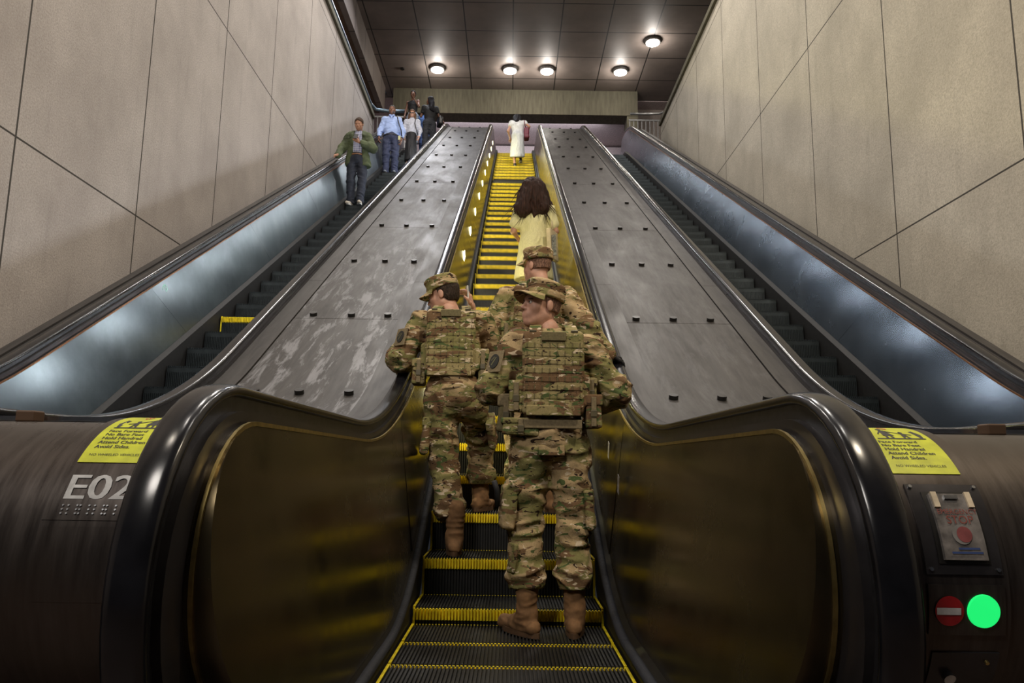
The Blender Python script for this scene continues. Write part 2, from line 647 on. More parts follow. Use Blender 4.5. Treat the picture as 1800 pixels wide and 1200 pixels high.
# ceiling with recessed panels
mb = MB(); mb.box((0.6, 12.0, 14.45), (10.8, 30.4, 0.2))
tag(mb.build('ceiling', M_CEIL), kind='structure')
# edge beams
mb = MB(); mb.box((-4.87, 12.0, 13.86), (0.2, 28.0, 1.0)); tag(mb.build('beam_left', M_CEIL), kind='structure')
mb = MB(); mb.box((-5.7, 12.0, 13.45), (1.5, 28.0, 0.2)); tag(mb.build('soffit_left', M_BROWN), kind='structure')
mb = MB(); mb.box((0.0, 26.4, 13.88), (8.95, 0.75, 0.95)); tag(mb.build('beam_back', M_BEAM), kind='structure')
mb = MB(); mb.box((4.29, 26.4, 11.6), (0.40, 0.7, 3.65)); tag(mb.build('pillar_back', M_BEAM), kind='structure')
mb = MB(); mb.box((5.3, 27.5, 12.1), (1.8, 0.2, 4.6)); tag(mb.build('wall_back_right', plain('back_plaster', (0.34, 0.29, 0.26), 0.8)), kind='structure')
mb = MB(); mb.box((0, 30.9, 12.0), (14, 0.2, 4.5)); tag(mb.build('wall_back', plain('far_plaster', (0.50, 0.42, 0.42), 0.8)), kind='structure')
mb = MB(); mb.box((0, 30.75, 10.9), (14, 0.1, 2.7)); tag(mb.build('wall_back_lower', plain('far_panel', (0.28, 0.30, 0.38), 0.6)), kind='structure')
mb = MB(); mb.box((0, 29.0, 14.42), (14, 4.5, 0.2)); tag(mb.build('ceiling_back', plain('far_plaster', (0.50, 0.42, 0.42), 0.8)), kind='structure')
mb = MB(); mb.box((-6.6, 20.0, 12.0), (0.2, 22.0, 4.6)); tag(mb.build('wall_mezzanine_left', plain('back_plaster', (0.34, 0.29, 0.26), 0.8)), kind='structure')

# ceiling lights
for i, (x, y, lb) in enumerate(((-2.72, 24.5, 'round ceiling light farthest left, above the descending people'),
                                (-0.2, 24.5, 'left one of the two round ceiling lights over the middle escalator'),
                                (1.08, 24.5, 'right one of the two round ceiling lights over the middle escalator'),
                                (3.63, 24.5, 'round ceiling light above the right end of the concrete beam'),
                                (4.40, 22.6, 'round ceiling light set apart, nearest the right wall'))):
    t = empty('ceiling_light', (x, y, 14.35)); tag(t, lb, 'ceiling light', 'round ceiling lights')
    MB().cyl((0, 0, -0.05), 0.245, 0.10, 32).build('rim', M_PIPE, t, auto=40)
    MB().cyl((0, 0, -0.105), 0.215, 0.03, 32, r2=0.22).build('diffuser', emit('ceiling_lamp_glow', (1.0, 0.93, 0.78), 14), t, auto=40)
    d = bpy.data.lights.new('ceiling_light_bulb', 'POINT'); d.energy = 55; d.color = NEUT; d.shadow_soft_size = 0.12
    l = bpy.data.objects.new('ceiling_light_bulb', d); COL.objects.link(l); l.location = (x, y, 14.05)
tag(MB().cyl((-3.95, 24.6, 14.33), 0.07, 0.05, 16).build('smoke_detector', M_PUCK, auto=40),
    'small dark round detector on the ceiling left of the lights', 'detector')

# pipe railings on the walls and the picket rails at the landing
t = empty('pipe_railing', (XWR + 0.1, 0, 10.84)); tag(t, 'dark pipe railing along the top of the right wall', 'railing')
MB().tube([(0, -1, 0.22), (0, 8, 0.22), (0, 20.6, 0.22), (-0.02, 20.9, 0.22), (-0.15, 21.02, 0.22), (-0.5, 21.05, 0.22), (-1.0, 21.05, 0.22)], 0.035, 10).build('top_rail', M_PIPE, t, smooth=True)
for y in np.arange(1.0, 21, 2.15):
    MB().cyl((0, y, 0.10), 0.02, 0.22, 10).build('post', M_PIPE, t, smooth=True)
t = empty('picket_railing', (XWR - 0.45, 21.05, ZTOP)); tag(t, 'short picket railing between the right wall and the concrete pillar', 'railing')
for z in (0.08, 1.02):
    MB().box((0, 0, z), (1.0, 0.04, 0.05)).build('rail', M_PIPE, t, bevel=0.005)
for k in range(9):
    MB().box((-0.47 + k * 0.118, 0, 0.55), (0.022, 0.022, 0.95)).build('picket', M_PIPE, t)
t = empty('pipe_railing', (XWL - 0.05, 0, 10.94)); tag(t, 'steel pipe railing along the top of the left wall', 'railing')
MB().tube([(0, -1, 0.25), (0, 8, 0.25), (0, 20.4, 0.25), (0.02, 20.8, 0.2), (0.15, 21.0, 0.12), (0.5, 21.05, 0.10), (1.0, 21.05, 0.10)], 0.05, 10).build('top_rail', M_PIPEB, t, smooth=True)
for y in np.arange(1.0, 21, 2.07):
    MB().cyl((0, y, 0.12), 0.02, 0.25, 10).build('post', M_PIPE, t, smooth=True)
t = empty('picket_railing', (XWL + 0.5, 21.05, ZTOP)); tag(t, 'picket railing by the left wall behind the man in the blue shirt', 'railing')
for z in (0.08, 1.02):
    MB().box((0, 0, z), (1.0, 0.04, 0.05)).build('rail', M_PIPE, t, bevel=0.005)
for k in range(9):
    MB().box((-0.47 + k * 0.118, 0, 0.55), (0.022, 0.022, 0.95)).build('picket', M_PIPE, t)

# ------------------------------------------------------------------ escalators
SP = 2.68            # distance between escalator centres
XR = 0.70            # handrail half width
NY, NZ, NR = 1.88, 0.58, 0.45    # newel centre and radius (top of the rail)


def rail_path(x, dz=0.0, r=NR, flat=1.03, off=-1.42, ny=NY, top_end=22.2):
    p = []
    for k in range(0, 29):
        a = R(250 - k * (160 / 28.0))     # 250 deg (below, behind the front) to 90 deg (top)
        a2 = R(270 - k * (180 / 28.0))
        p.append((x, ny + r * math.cos(a2) * 1.0 if False else ny + r * math.cos(a2), NZ + r * math.sin(a2)))
    p = [(x, q[1], q[2]) for q in p]
    base = []
    for y in ys(ny + 0.15, top_end):
        base.append((x, y, line_z(y, flat, off) + dz))
    # newel at the top end
    e = []
    zc = ZTOP + NZ
    for k in range(0, 19):
        a = R(90 - k * 10)
        e.append((x, top_end + r * math.cos(a), zc + r * math.sin(a)))
    return p + base + e[1:]


def outline(r, flat, off, ny, bot_flat, bot_off, y_end=22.2):
    """closed outline: rounded newel front, top edge, bottom edge"""
    o = []
    for k in range(0, 19):
        a = R(250 - k * (160 / 18.0))
        o.append((ny + r * math.cos(a), NZ + r * math.sin(a)))
    for y in ys(ny + 0.2, y_end):
        o.append((y, line_z(y, flat, off)))
    for k in range(0, 10):
        a = R(85 - k * 18)
        o.append((y_end + r * math.cos(a), ZTOP + NZ + r * math.sin(a)))
    for y in reversed(ys(ny + 0.4, y_end)):
        o.append((y, smin(smax(bot_flat, T30 * y + bot_off, 0.3), ZTOP + bot_flat, 0.3)))
    return o


# step mesh, made once
def step_meshes():
    a = MB()
    W = 0.5
    a.box((0, 0.215, -0.012), (2 * W, 0.37, 0.024))                   # tread base
    a.box((0, 0.035, -0.125), (2 * W, 0.02, 0.23))                    # riser base
    n = 60
    for i in range(n):
        x = -W + (i + 0.5) * (2 * W / n)
        a.box((x, 0.212, 0.004), (0.0075, 0.375, 0.016))
        a.box((x, 0.021, -0.14), (0.0075, 0.014, 0.19))
    y = MB()
    y.box((0, 0.026, -0.0275), (2 * W, 0.012, 0.054))
    for i in range(n):
        x = -W + (i + 0.5) * (2 * W / n)
        y.box((x, 0.012, -0.021), (0.0078, 0.024, 0.056))
        y.box((x, 0.395, 0.005), (0.0078, 0.010, 0.016))
    for s in (-1, 1):
        y.box((s * (W - 0.006), 0.21, 0.006), (0.012, 0.38, 0.020))
        y.box((s * (W - 0.006), 0.018, -0.135), (0.012, 0.022, 0.21))
    return a, y


sm, ymb = step_meshes()
proto_step = sm.build('step', M_STEP)
proto_nose = ymb.build('yellow_edging', M_YEL)
step_me, nose_me = proto_step.data, proto_nose.data
bpy.data.objects.remove(proto_step); bpy.data.objects.remove(proto_nose)
step_me_b = step_me.copy(); step_me_b.materials[0] = M_STEPB
M_YELDK = plain('faint_edging', (0.06, 0.065, 0.06), 0.4, metal=0.6)

RAILPROF = []
for k in range(16):
    t = 2 * math.pi * k / 16
    cx, cz = math.cos(t), math.sin(t)
    RAILPROF.append((0.042 * (abs(cx) ** 0.7) * (1 if cx >= 0 else -1), -0.016 + 0.017 * (abs(cz) ** 0.8) * (1 if cz >= 0 else -1)))
CLIPPROF = [(-0.026, -0.07), (0.026, -0.07), (0.026, -0.028), (-0.026, -0.028)]


def escalator(xc, label, yellow, panel_mats, lamps):
    e = empty('escalator', (xc, 0, 0)); tag(e, label, 'escalator', 'escalators')
    for s in (-1, 1):
        x = s * (XR + (0.018 if (s > 0 and xc == 0) else 0.0))
        MB().sweep(rail_path(x), RAILPROF).build('handrail', M_RUBBER, e, auto=50)
        MB().sweep(rail_path(x), CLIPPROF).build('handrail_guide', M_GUIDE, e, auto=50)
        # outer body of the balustrade
        MB().prism(outline(NR - 0.065, 0.965, -1.49, NY, -0.1, -2.6), x - 0.045, x + 0.045).build('balustrade_body', M_BAND, e, auto=35)
        pm = panel_mats[0 if s < 0 else 1]
        # inner panels, cut square to the slope
        xi0, xi1 = (x - s * 0.044), (x - s * 0.062)
        rI = 0.325
        topf, topo = NZ + rI + 0.0, -1.54
        cuts = [2.65, 4.4, 7.1, 9.5, 11.9, 14.3, 16.7, 19.1, 22.2]
        first = []
        for k in range(0, 19):
            a = R(235 - k * (145 / 18.0))
            first.append((NY + 0.03 + rI * math.cos(a), NZ + 0.03 + rI * math.sin(a)))
        topf = NZ + 0.03 + rI
        def tz(y): return line_z(y, topf, topo)
        def bz(y): return smin(smax(0.10, T30 * y - 2.325 + 0.13, 0.3), ZTOP + 0.10, 0.3)
        for ci in range(len(cuts) - 1):
            a, b = cuts[ci], cuts[ci + 1]
            sh = lambda y: (0.0 if y < 5 else 0.30) * (0 if y > 21 else 1)
            g = 0.0015
            n = 14
            tp, bt = [], []
            for q in range(n + 1):
                y = a + g + (b - a - 2 * g) * q / n
                lean = (sh(a) * (1 - q / n) + sh(b) * (q / n))
                yt, yb = y - lean, y + lean
                tp.append((yt, tz(yt))); bt.append((yb, bz(yb)))
            if ci == 0:
                m = MB()
                ol = first + tp + bt[::-1]
                m.prism(ol, xi0, xi1)
                m.v = [(p[0] - s * 0.095 * min(1, max(0, (tz(p[1]) - p[2]) / 0.8)), p[1], p[2]) if abs(p[0] - xi1) < 1e-6 else p for p in m.v]
                m.build('inner_panel', pm, e, auto=35)
            else:
                MB().strip(tp, bt, xi0, xi1, -s * 0.095).build('inner_panel', pm, e, auto=35)
        # bright edge along the top of the inner panels
        edge = [(xi1, p[0], p[1]) for p in first] + [(xi1, y, tz(y)) for y in ys(NY + 0.15, 22.2)]
        MB().sweep(edge, [(0.004, -0.004), (0.004, 0.007), (-0.004, 0.007), (-0.004, -0.004)]).build(
            'edge_trim', M_BRASS if yellow else M_COPPER, e, auto=50)
        # sloping ledge and skirt beside the steps
        L1 = [(y, bz(y) + 0.012) for y in ys(1.7, 22.4)]
        m = MB()
        v, f = [], []
        for i, (y, z) in enumerate(L1):
            sz = z - 0.055
            v += [(xi1 - s * 0.08, y, z), (s * 0.512, y, sz), (s * 0.512, y, sz - 0.30), (xi1 - s * 0.08, y, sz - 0.30)]
        for i in range(len(L1) - 1):
            for k in range(4):
                l = (k + 1) % 4
                f.append((4 * i + k, 4 * i + l, 4 * i + 4 + l, 4 * i + 4 + k))
        m.add(v, f).build('skirt', M_SKIRT, e, auto=40)
        if yellow:
            MB().tube([(s * 0.522, y, bz(y) - 0.035) for y in ys(1.75, 22.3)], 0.022, 10).build('brush', M_BRUSH, e, smooth=True)
        if s == lamps:
            k = 0
            yy = 5.45
            while yy < 20.2:
                z = T30 * yy - 1.87
                c = xi1 - s * 0.050
                G = MB()
                pts = [(c, yy, z + 0.10), (c, yy + 0.12, z + 0.045), (c, yy, z - 0.10), (c, yy - 0.12, z - 0.045)]
                q = [(p[0] + s * 0.008, p[1], p[2]) for p in pts]
                G.add(pts + q, [(0, 1, 2, 3), (7, 6, 5, 4), (0, 4, 5, 1), (1, 5, 6, 2), (2, 6, 7, 3), (3, 7, 4, 0)])
                G.build('balustrade_lamp', emit('balustrade_lamp_glow', (1.0, 0.93, 0.52), 7.0) if yellow else emit('pale_lamp_glow', (0.85, 0.92, 1.0), 9.0), e)
                area('balustrade_lamp_light', (xc + c - s * 0.030, yy, z - 0.04), (xc - s * 3, yy, z + 0.35), 0.07, LAMPW[xc], (1.0, 0.90, 0.45) if yellow else (0.90, 0.95, 1.0), size_y=0.12 if yellow else 0.26)
                yy += 1.1625
    # steps
    y = 2.93
    k = -1
    while y < YTOP + 0.3:
        o = bpy.data.objects.new('step', step_me if yellow else step_me_b)
        COL.objects.link(o); o.parent = e; o.location = (0, y, step_z(y))
        mark = (yellow and k != 33) or (not yellow and k in EXTRA.get(xc, ()))
        if mark:
            q = bpy.data.objects.new('yellow_edging', nose_me)
            COL.objects.link(q); q.parent = o
        y += 0.4; k += 1
    # comb plates
    MB().box((0, 2.2, -0.02), (1.02, 1.5, 0.03)).build('comb_plate', M_SKIRT, e)
    MB().box((0, YTOP + 1.2, ZTOP - 0.0), (1.02, 1.7, 0.03)).build('comb_plate', M_SKIRT, e)
    return e


EXTRA = {-SP: (12, ), SP: ()}
LAMPW = {0.0: 7.0, -SP: 4.5, SP: 1.2}
escalator(0.0, 'middle escalator with yellow-edged steps carrying the three people in camouflage up', True, (M_BRONZE, M_BRONZE), -1)
escalator(-SP, 'escalator beside the left wall bringing the group of people down', False, (M_STEEL, M_STEEL), 1)
escalator(SP, 'empty dark escalator beside the right wall', False, (M_STEELD, M_STEELD), -1)

# ------------------------------------------------------------------ decks between the escalators


def deck_z(y, d=0.0):
    return line_z(y, 0.935, -1.53) + d


def deck(s, label, mat):
    t = empty('deck_cover', (0, 0, 0)); tag(t, label, 'escalator deck', 'covers between the escalators')
    xa, xb, xc_, xd = 0.725, 0.935, 1.785, 1.955
    Y = ys(2.02, 22.0)

    def slab(x0, x1, Yl, d=0.0, th=0.05):
        return MB().strip([(y, deck_z(y, d)) for y in Yl], [(y, deck_z(y, d) - th) for y in Yl], s * x0, s * x1)
    cuts_side = [2.02, 4.0, 7.0, 10.2, 13.4, 16.6, 19.5, 22.0]
    for a, b in zip(cuts_side[:-1], cuts_side[1:]):
        Yl = [a + 0.003] + [y for y in Y if a + 0.02 < y < b - 0.02] + [b - 0.003]
        slab(xa, xb - 0.003, Yl, 0.012).build('side_strip', M_DECK_S, t, auto=30)
        slab(xc_ + 0.003, xd, Yl, 0.012).build('side_strip', M_DECK_S, t, auto=30)
    seams = [2.02, 3.15] + [6.10 + 2.98 * k for k in range(6)]
    seams = [q for q in seams if q < 21.5] + [22.0]
    for a, b in zip(seams[:-1], seams[1:]):
        Yl = [a + 0.004] + [y for y in Y if a + 0.02 < y < b - 0.02] + [b - 0.004]
        slab(xb + 0.002, xc_ - 0.002, Yl).build('middle_plate', mat, t, auto=30)
    slab(xa, xd, Y, -0.03, 0.05).build('under_frame', M_PUCK, t, auto=30)
    # rubber pucks, three to a row
    rows = [4.78] + [6.16 + 1.49 * k for k in range(11)]
    for ri, y in enumerate(rows):
        for x in (1.02, 1.33, 1.64):
            if ri == 0 and x > 1.6:
                x = 1.62
            z = deck_z(y)
            sl = (deck_z(y + 0.05) - deck_z(y - 0.05)) / 0.1
            a = math.degrees(math.atan(sl))
            jj = random.uniform(-0.01, 0.01)
            c = (s * x + jj, y - math.sin(R(a)) * 0.013, z + 0.013 * math.cos(R(a)))
            MB().cyl(c, 0.030, 0.030, 16, rotm(0, a, 0)).build('puck', M_PUCK, t, auto=40)
    return t


deck(-1, 'worn dark metal deck with rubber pucks left of the middle escalator', M_DECK_L)
deck(1, 'dark metal deck with rubber pucks right of the middle escalator', M_DECK_R)
for s, wx, lb in ((-1, -XWL, 'narrow dark deck between the outer handrail and the left wall'),
                  (1, XWR, 'narrow dark deck between the outer handrail and the right wall')):
    t = empty('outer_deck', (0, 0, 0)); tag(t, lb, 'escalator deck')
    Y = ys(1.2, 21.2)
    MB().strip([(y, deck_z(y, 0.0)) for y in Y], [(y, deck_z(y) - 0.05) for y in Y], s * 3.405, s * 3.60).build('side_strip', M_DECK_S, t, auto=30)
    MB().strip([(y, deck_z(y, 0.02)) for y in Y], [(y, deck_z(y) - 0.5) for y in Y], s * 3.60, s * 3.68).build('outer_lip', M_DECK_S, t, auto=30)
    MB().strip([(y, deck_z(y, -0.47)) for y in Y], [(y, deck_z(y) - 0.6) for y in Y], s * 3.68, s * (wx - 0.003)).build('wall_infill', M_DECK_S, t, auto=30)

# ------------------------------------------------------------------ rounded end housings with signs
BY, BZ, BR = 1.99, 0.60, 0.35


def barrel_pt(x, arc, lift=0.0):
    """arc measured in metres from the top of the barrel down its front"""
    a = arc / BR
    return (x, BY - (BR + lift) * math.sin(a), BZ + (BR + lift) * math.cos(a))


def patch(x0, x1, a0, a1, lift, thick, n=14):
    G = np.zeros((2, n, 3))
    for j in range(n):
        arc = a0 + (a1 - a0) * j / (n - 1)
        G[0, j] = barrel_pt(x0, arc, lift); G[1, j] = barrel_pt(x1, arc, lift)
    G2 = np.zeros((2, n, 3))
    for j in range(n):
        arc = a0 + (a1 - a0) * j / (n - 1)
        G2[0, j] = barrel_pt(x0, arc, lift - thick); G2[1, j] = barrel_pt(x1, arc, lift - thick)
    m = MB()
    v = list(G[0]) + list(G[1]) + list(G2[0]) + list(G2[1])
    f = []
    for j in range(n - 1):
        f += [(j, j + 1, n + j + 1, n + j), (2 * n + j, 3 * n + j, 3 * n + j + 1, 2 * n + j + 1),
              (j, 2 * n + j, 2 * n + j + 1, j + 1), (n + j, n + j + 1, 3 * n + j + 1, 3 * n + j)]
    f += [(0, n, 3 * n, 2 * n), (n - 1, 3 * n - 1, 4 * n - 1, 2 * n - 1)]
    return m.add(v, f)


def text_on_barrel(s, size, x, arc, lift, shear=0.0, bold=0.0):
    """text whose lower-left sits at (x, arc); reads left to right from the front"""
    v, f = text_mesh(s, size)
    if len(v) == 0:
        return MB()
    return MB().add([barrel_pt(x + p[0] + shear * p[1], arc - p[1], lift) for p in v], f)


def shape_on_barrel(polys, x, arc, lift):
    m = MB()
    for poly in polys:
        m.add([barrel_pt(x + px, arc - py, lift) for px, py in poly], [tuple(range(len(poly)))])
    return m


def disc_poly(cx, cy, r, n=16, ry=None):
    ry = ry or r
    return [(cx + r * math.cos(2 * math.pi * k / n), cy + ry * math.sin(2 * math.pi * k / n)) for k in range(n)]


def ring_polys(cx, cy, r0, r1, n=20):
    out = []
    for k in range(n):
        a, b = 2 * math.pi * k / n, 2 * math.pi * (k + 1) / n
        out.append([(cx + r0 * math.cos(a), cy + r0 * math.sin(a)), (cx + r1 * math.cos(a), cy + r1 * math.sin(a)),
                    (cx + r1 * math.cos(b), cy + r1 * math.sin(b)), (cx + r0 * math.cos(b), cy + r0 * math.sin(b))])
    return out


M_SIGN = plain('yellow_decal', (0.50, 0.53, 0.02), 0.4, var=0.10, nscale=20)
M_INK = plain('black_ink', (0.015, 0.015, 0.012), 0.5)
M_RED = plain('red_ink', (0.45, 0.04, 0.03), 0.5)
M_GREY = plain('grey_letters', (0.42, 0.42, 0.42), 0.5)


def housing(s, label):
    t = empty('end_housing', (0, 0, 0)); tag(t, label, 'escalator housing')
    x0, x1 = 0.752, 1.90

    def prof(r):
        o = [(BY + 0.12, BZ + r)]
        for k in range(0, 25):
            a = k / 24 * R(200)
            o.append((BY - r * math.sin(a), BZ + r * math.cos(a)))
        o.append((BY + 0.15, -0.2)); o.append((BY + 1.0, -0.2)); o.append((BY + 1.0, BZ + r - 0.02))
        return o
    MB().prism(prof(BR - 0.012), s * x0, s * x1).build('curved_cover', M_CLAD, t, auto=35)
    MB().prism(prof(BR - 0.012), s * (1.98 + 0.03), s * (1.98 + 1.3)).build('curved_cover', M_CLAD, t, auto=35)
    m = patch(s * x0, s * (1.0 if s < 0 else 1.045), -0.10, 0.95, -0.0, 0.03, 40)
    m.build('control_strip', M_CLAD, t, auto=35)
    # decal: x runs left to right in the picture whatever the side
    xl = -0.975 if s < 0 else 0.862
    wd, a0, a1 = 0.152, 0.01, 0.290
    m = patch(xl, xl + wd, a0, a1, 0.0018, 0.0016, 24)
    dc = m.build('safety_decal', M_SIGN, t, auto=35); dc['label'] = 'yellow safety decal with black pictogram and lettering'
    lines = [('Face Forward', 0.176), ('No Bare Feet', 0.193), ('Hold Handrail', 0.210), ('Attend Children', 0.227), ('Avoid Sides.', 0.244)]
    m = MB()
    for tx, a in lines:
        q = text_on_barrel(tx, 0.0165, xl + 0.016, a, 0.0026)
        m.add(q.v, q.f)
        q = text_on_barrel(tx, 0.0165, xl + 0.0168, a, 0.00262)
        m.add(q.v, q.f)
    q = text_on_barrel('NO WHEELED VEHICLES', 0.0105, xl + 0.016, 0.270, 0.0026); m.add(q.v, q.f)
    q = text_on_barrel('PEOPLE ONLY', 0.014, xl + 0.07, -0.022, 0.0026)
    for dx in ((0,) if False else (0,)):
        pass
    m.build('decal_lettering', M_INK, dc)
    polys = []
    px, py = xl + 0.018, 0.155

    def P(lst): polys.append(lst)
    P([(0.0, 0.0), (0.20, 0.0), (0.20, 0.006), (0.0, 0.006)])                        # step line
    P([(0.006, 0.006), (0.018, 0.006), (0.030, 0.055), (0.014, 0.060), (0.0, 0.030)]) # newel
    polys.append(disc_poly(0.072, 0.046, 0.008, 12))
    P([(0.064, 0.038), (0.080, 0.038), (0.086, 0.016), (0.060, 0.016)])              # child
    P([(0.062, 0.016), (0.070, 0.016), (0.066, 0.006), (0.056, 0.006)]); P([(0.076, 0.016), (0.084, 0.016), (0.088, 0.006), (0.079, 0.006)])
    P([(0.080, 0.034), (0.120, 0.052), (0.118, 0.057), (0.079, 0.039)]); P([(0.064, 0.037), (0.040, 0.030), (0.040, 0.025), (0.065, 0.031)])
    polys.append(disc_poly(0.140, 0.078, 0.010, 12))
    P([(0.128, 0.067), (0.150, 0.067), (0.162, 0.022), (0.116, 0.022)])              # adult
    P([(0.126, 0.022), (0.136, 0.022), (0.134, 0.006), (0.125, 0.006)]); P([(0.146, 0.022), (0.156, 0.022), (0.158, 0.006), (0.149, 0.006)])
    P([(0.150, 0.064), (0.176, 0.036), (0.172, 0.033), (0.147, 0.058)]); P([(0.128, 0.064), (0.112, 0.050), (0.115, 0.046), (0.131, 0.057)])
    if s > 0:
        polys2 = [[(0.21 - a, b) for a, b in pl] for pl in polys]
    else:
        polys2 = polys
    polys2 = [[(a * 0.58, b * 1.0) for a, b in pl] for pl in polys2]
    shape_on_barrel(polys2, px, py, 0.0026).build('decal_pictogram', M_INK, dc)
    rp = ring_polys(0.075 if s < 0 else 0.10, 0.083, 0.0115, 0.0155)
    rp.append([(0.066 if s < 0 else 0.091, 0.091), (0.069 if s < 0 else 0.094, 0.094), (0.085 if s < 0 else 0.11, 0.075), (0.082 if s < 0 else 0.107, 0.072)])
    rp = [[(a * 0.58, b * 1.15) for a, b in pl] for pl in rp]
    shape_on_barrel(rp, px, py, 0.0026).build('decal_prohibition_mark', M_RED, dc)
    if s < 0:
        m = patch(-0.998, -0.80, 0.372, 0.432, 0.0012, 0.001, 8)
        pl = m.build('braille_plate', M_CLAD, t, auto=35)
        m = MB()
        tv_, tf_ = text_mesh('E02', 0.086)
        for dx in (0, 0.002, 0.004):
            m.add([barrel_pt(-0.975 + dx + p[0] * 1.18, 0.385 - p[1], 0.002 + dx * 0.05) for p in tv_], tf_)
        m.build('unit_number', M_GREY, t)
        m = MB()
        pat = [(0, 1), (1, 0), (0, 3), (1, 3), (2, 1), (3, 2), (4, 3), (5, 3), (6, 1)]
        for i in range(7):
            for k in range(3):
                for l in range(2):
                    if (i * 7 + k * 3 + l * 5) % 3:
                        c = barrel_pt(-0.968 + i * 0.019 + l * 0.007, 0.400 + k * 0.009, 0.002)
                        m.cyl(c, 0.0022, 0.003, 8, rotm(0, 60, 0))
        m.build('braille_dots', M_CHROME, pl)
        tag(patch(-0.99, -0.80, 0.445, 0.60, 0.0006, 0.001, 12).build('lower_cover', M_CLAD, t, auto=35))
    else:
        bp_ = patch(0.872, 1.032, 0.322, 0.518, 0.005, 0.004, 14).build('stop_plate', M_BAND, t, auto=35)
        for xx, aa in ((0.882, 0.330), (1.022, 0.330), (0.882, 0.508), (1.022, 0.508)):
            MB().cyl(barrel_pt(xx, aa, 0.007), 0.004, 0.005, 10, rotm(0, math.degrees(aa / BR), 0)).build('screw', M_CHROME, bp_, auto=40)
        cvr = patch(0.910, 1.000, 0.352, 0.490, 0.016, 0.012, 12).build('stop_button_cover', plain('clouded_plastic', (0.17, 0.155, 0.145), 0.25, var=0.3, nscale=25), bp_, auto=35)
        patch(0.900, 1.008, 0.344, 0.497, 0.008, 0.003, 12).build('cover_recess', M_PUCK, bp_, auto=35)
        m = text_on_barrel('EMERGENCY', 0.0150, 0.914, 0.398, 0.0185); q = text_on_barrel('STOP', 0.024, 0.929, 0.418, 0.0185)
        m.add(q.v, q.f); m.build('stop_lettering', plain('faded_red', (0.22, 0.05, 0.04), 0.5), cvr)
        shape_on_barrel([disc_poly(0.959, -0.440, 0.016, 24)], 0, 0, 0.0185).build('stop_button', plain('pink_red', (0.24, 0.07, 0.07), 0.4), cvr)
        shape_on_barrel([disc_poly(0.954, -0.440, 0.020, 24)], 0, 0, 0.0180).build('button_ring', plain('pale_ring', (0.20, 0.19, 0.18), 0.4), cvr)
        shape_on_barrel([[(0.94, -0.466), (0.985, -0.466), (0.985, -0.470), (0.94, -0.470)], [(0.925, -0.474), (0.99, -0.474), (0.99, -0.478), (0.925, -0.478)]], 0, 0, 0.0185).build('blue_lettering', plain('blue_ink', (0.04, 0.07, 0.2), 0.5), cvr)
        for xx in (0.919, 0.992):
            patch(xx - 0.006, xx + 0.006, 0.350, 0.384, 0.021, 0.006, 4).build('hinge', plain('cream_hinge', (0.6, 0.5, 0.36), 0.4), cvr)
        patch(0.940, 0.968, 0.358, 0.366, 0.021, 0.006, 4).build('latch', M_CHROME, cvr)
        ip = patch(0.872, 1.032, 0.538, 0.640, 0.005, 0.004, 10).build('indicator_plate', M_CLAD, t, auto=35)

        def lens(cx, ca, r, lift):
            return shape_on_barrel([disc_poly(cx, -ca, r, 40)], 0, 0, lift)
        m = lens(0.984, 0.590, 0.0325, 0.010)
        b_ = m.n
        ring = disc_poly(0.984, -0.590, 0.0325, 40); ring2 = disc_poly(0.984, -0.590, 0.034, 40)
        v1 = [barrel_pt(a, -b, 0.010) for a, b in ring]; v2 = [barrel_pt(a, -b, 0.003) for a, b in ring2]
        m.add(v1 + v2, [(i, (i + 1) % 40, 40 + (i + 1) % 40, 40 + i) for i in range(40)])
        gl = m.build('green_indicator', emit('green_glow', (0.012, 0.80, 0.16), 0.95), ip); gl['label'] = 'glowing green round indicator'
        m = lens(0.913, 0.590, 0.030, 0.008)
        rl = m.build('red_indicator', plain('red_lens', (0.36, 0.012, 0.018), 0.2), ip); rl['label'] = 'unlit red no-entry indicator'
        shape_on_barrel([[(0.886, -0.583), (0.936, -0.583), (0.936, -0.597), (0.886, -0.597)]], 0, 0, 0.0092).build('white_bar', plain('white_bar', (0.62, 0.62, 0.62), 0.4), rl)
        kp = patch(0.885, 1.025, 0.680, 0.80, 0.004, 0.004, 8).build('key_plate', M_BAND, t, auto=35)
        kc = barrel_pt(0.925, 0.735, 0.010)
        MB().cyl(kc, 0.012, 0.014, 20, rotm(0, 120, 0)).build('key_switch', M_CHROME, kp, auto=40)
        MB().cyl(barrel_pt(1.0, 0.70, 0.006), 0.004, 0.008, 12, rotm(0, 120, 0)).build('screw', M_BRASS, kp, auto=40)
    # small bracket and rails on top
    MB().box((s * 1.30, 2.06, 0.955), (0.05, 0.05, 0.03)).build('bracket', M_BROWN, t, bevel=0.004)
    MB().box((s * 1.45, 2.10, 0.952), (0.9, 0.012, 0.012)).build('cover_rail', M_CHROME, t)
    return t


housing(-1, 'dark rounded metal housing with yellow decal and number E02')
housing(1, 'dark rounded metal housing with stop button and green light')
tag(MB().box((1.30, 3.98, deck_z(3.98) + 0.008), (0.022, 0.02, 0.014), rotm(30, 10, 0)).build('litter_crumb', plain('crumb', (0.55, 0.45, 0.2), 0.7), bevel=0.003),
    'tiny yellowish crumb of litter low on the right deck', 'litter')
for (xx, yy, lb) in ((0.595, 4.62, 'small pale sticker on the right bronze panel, upper of the two'), (0.595, 4.22, 'small pale sticker on the right bronze panel, lower of the two')):
    zz = 0.93 if yy > 4.4 else 0.74
    st = MB(); st.box((xx - 0.003, yy, zz), (0.002, 0.055, 0.10), rotm(0, 18, 0))
    tag(st.build('sticker', plain('pale_sticker', (0.42, 0.40, 0.42), 0.5, var=0.3, nscale=60)), lb, 'sticker')

# marks on the left escalator's outer panel
ESC_L = bpy.data.objects['escalator.001']


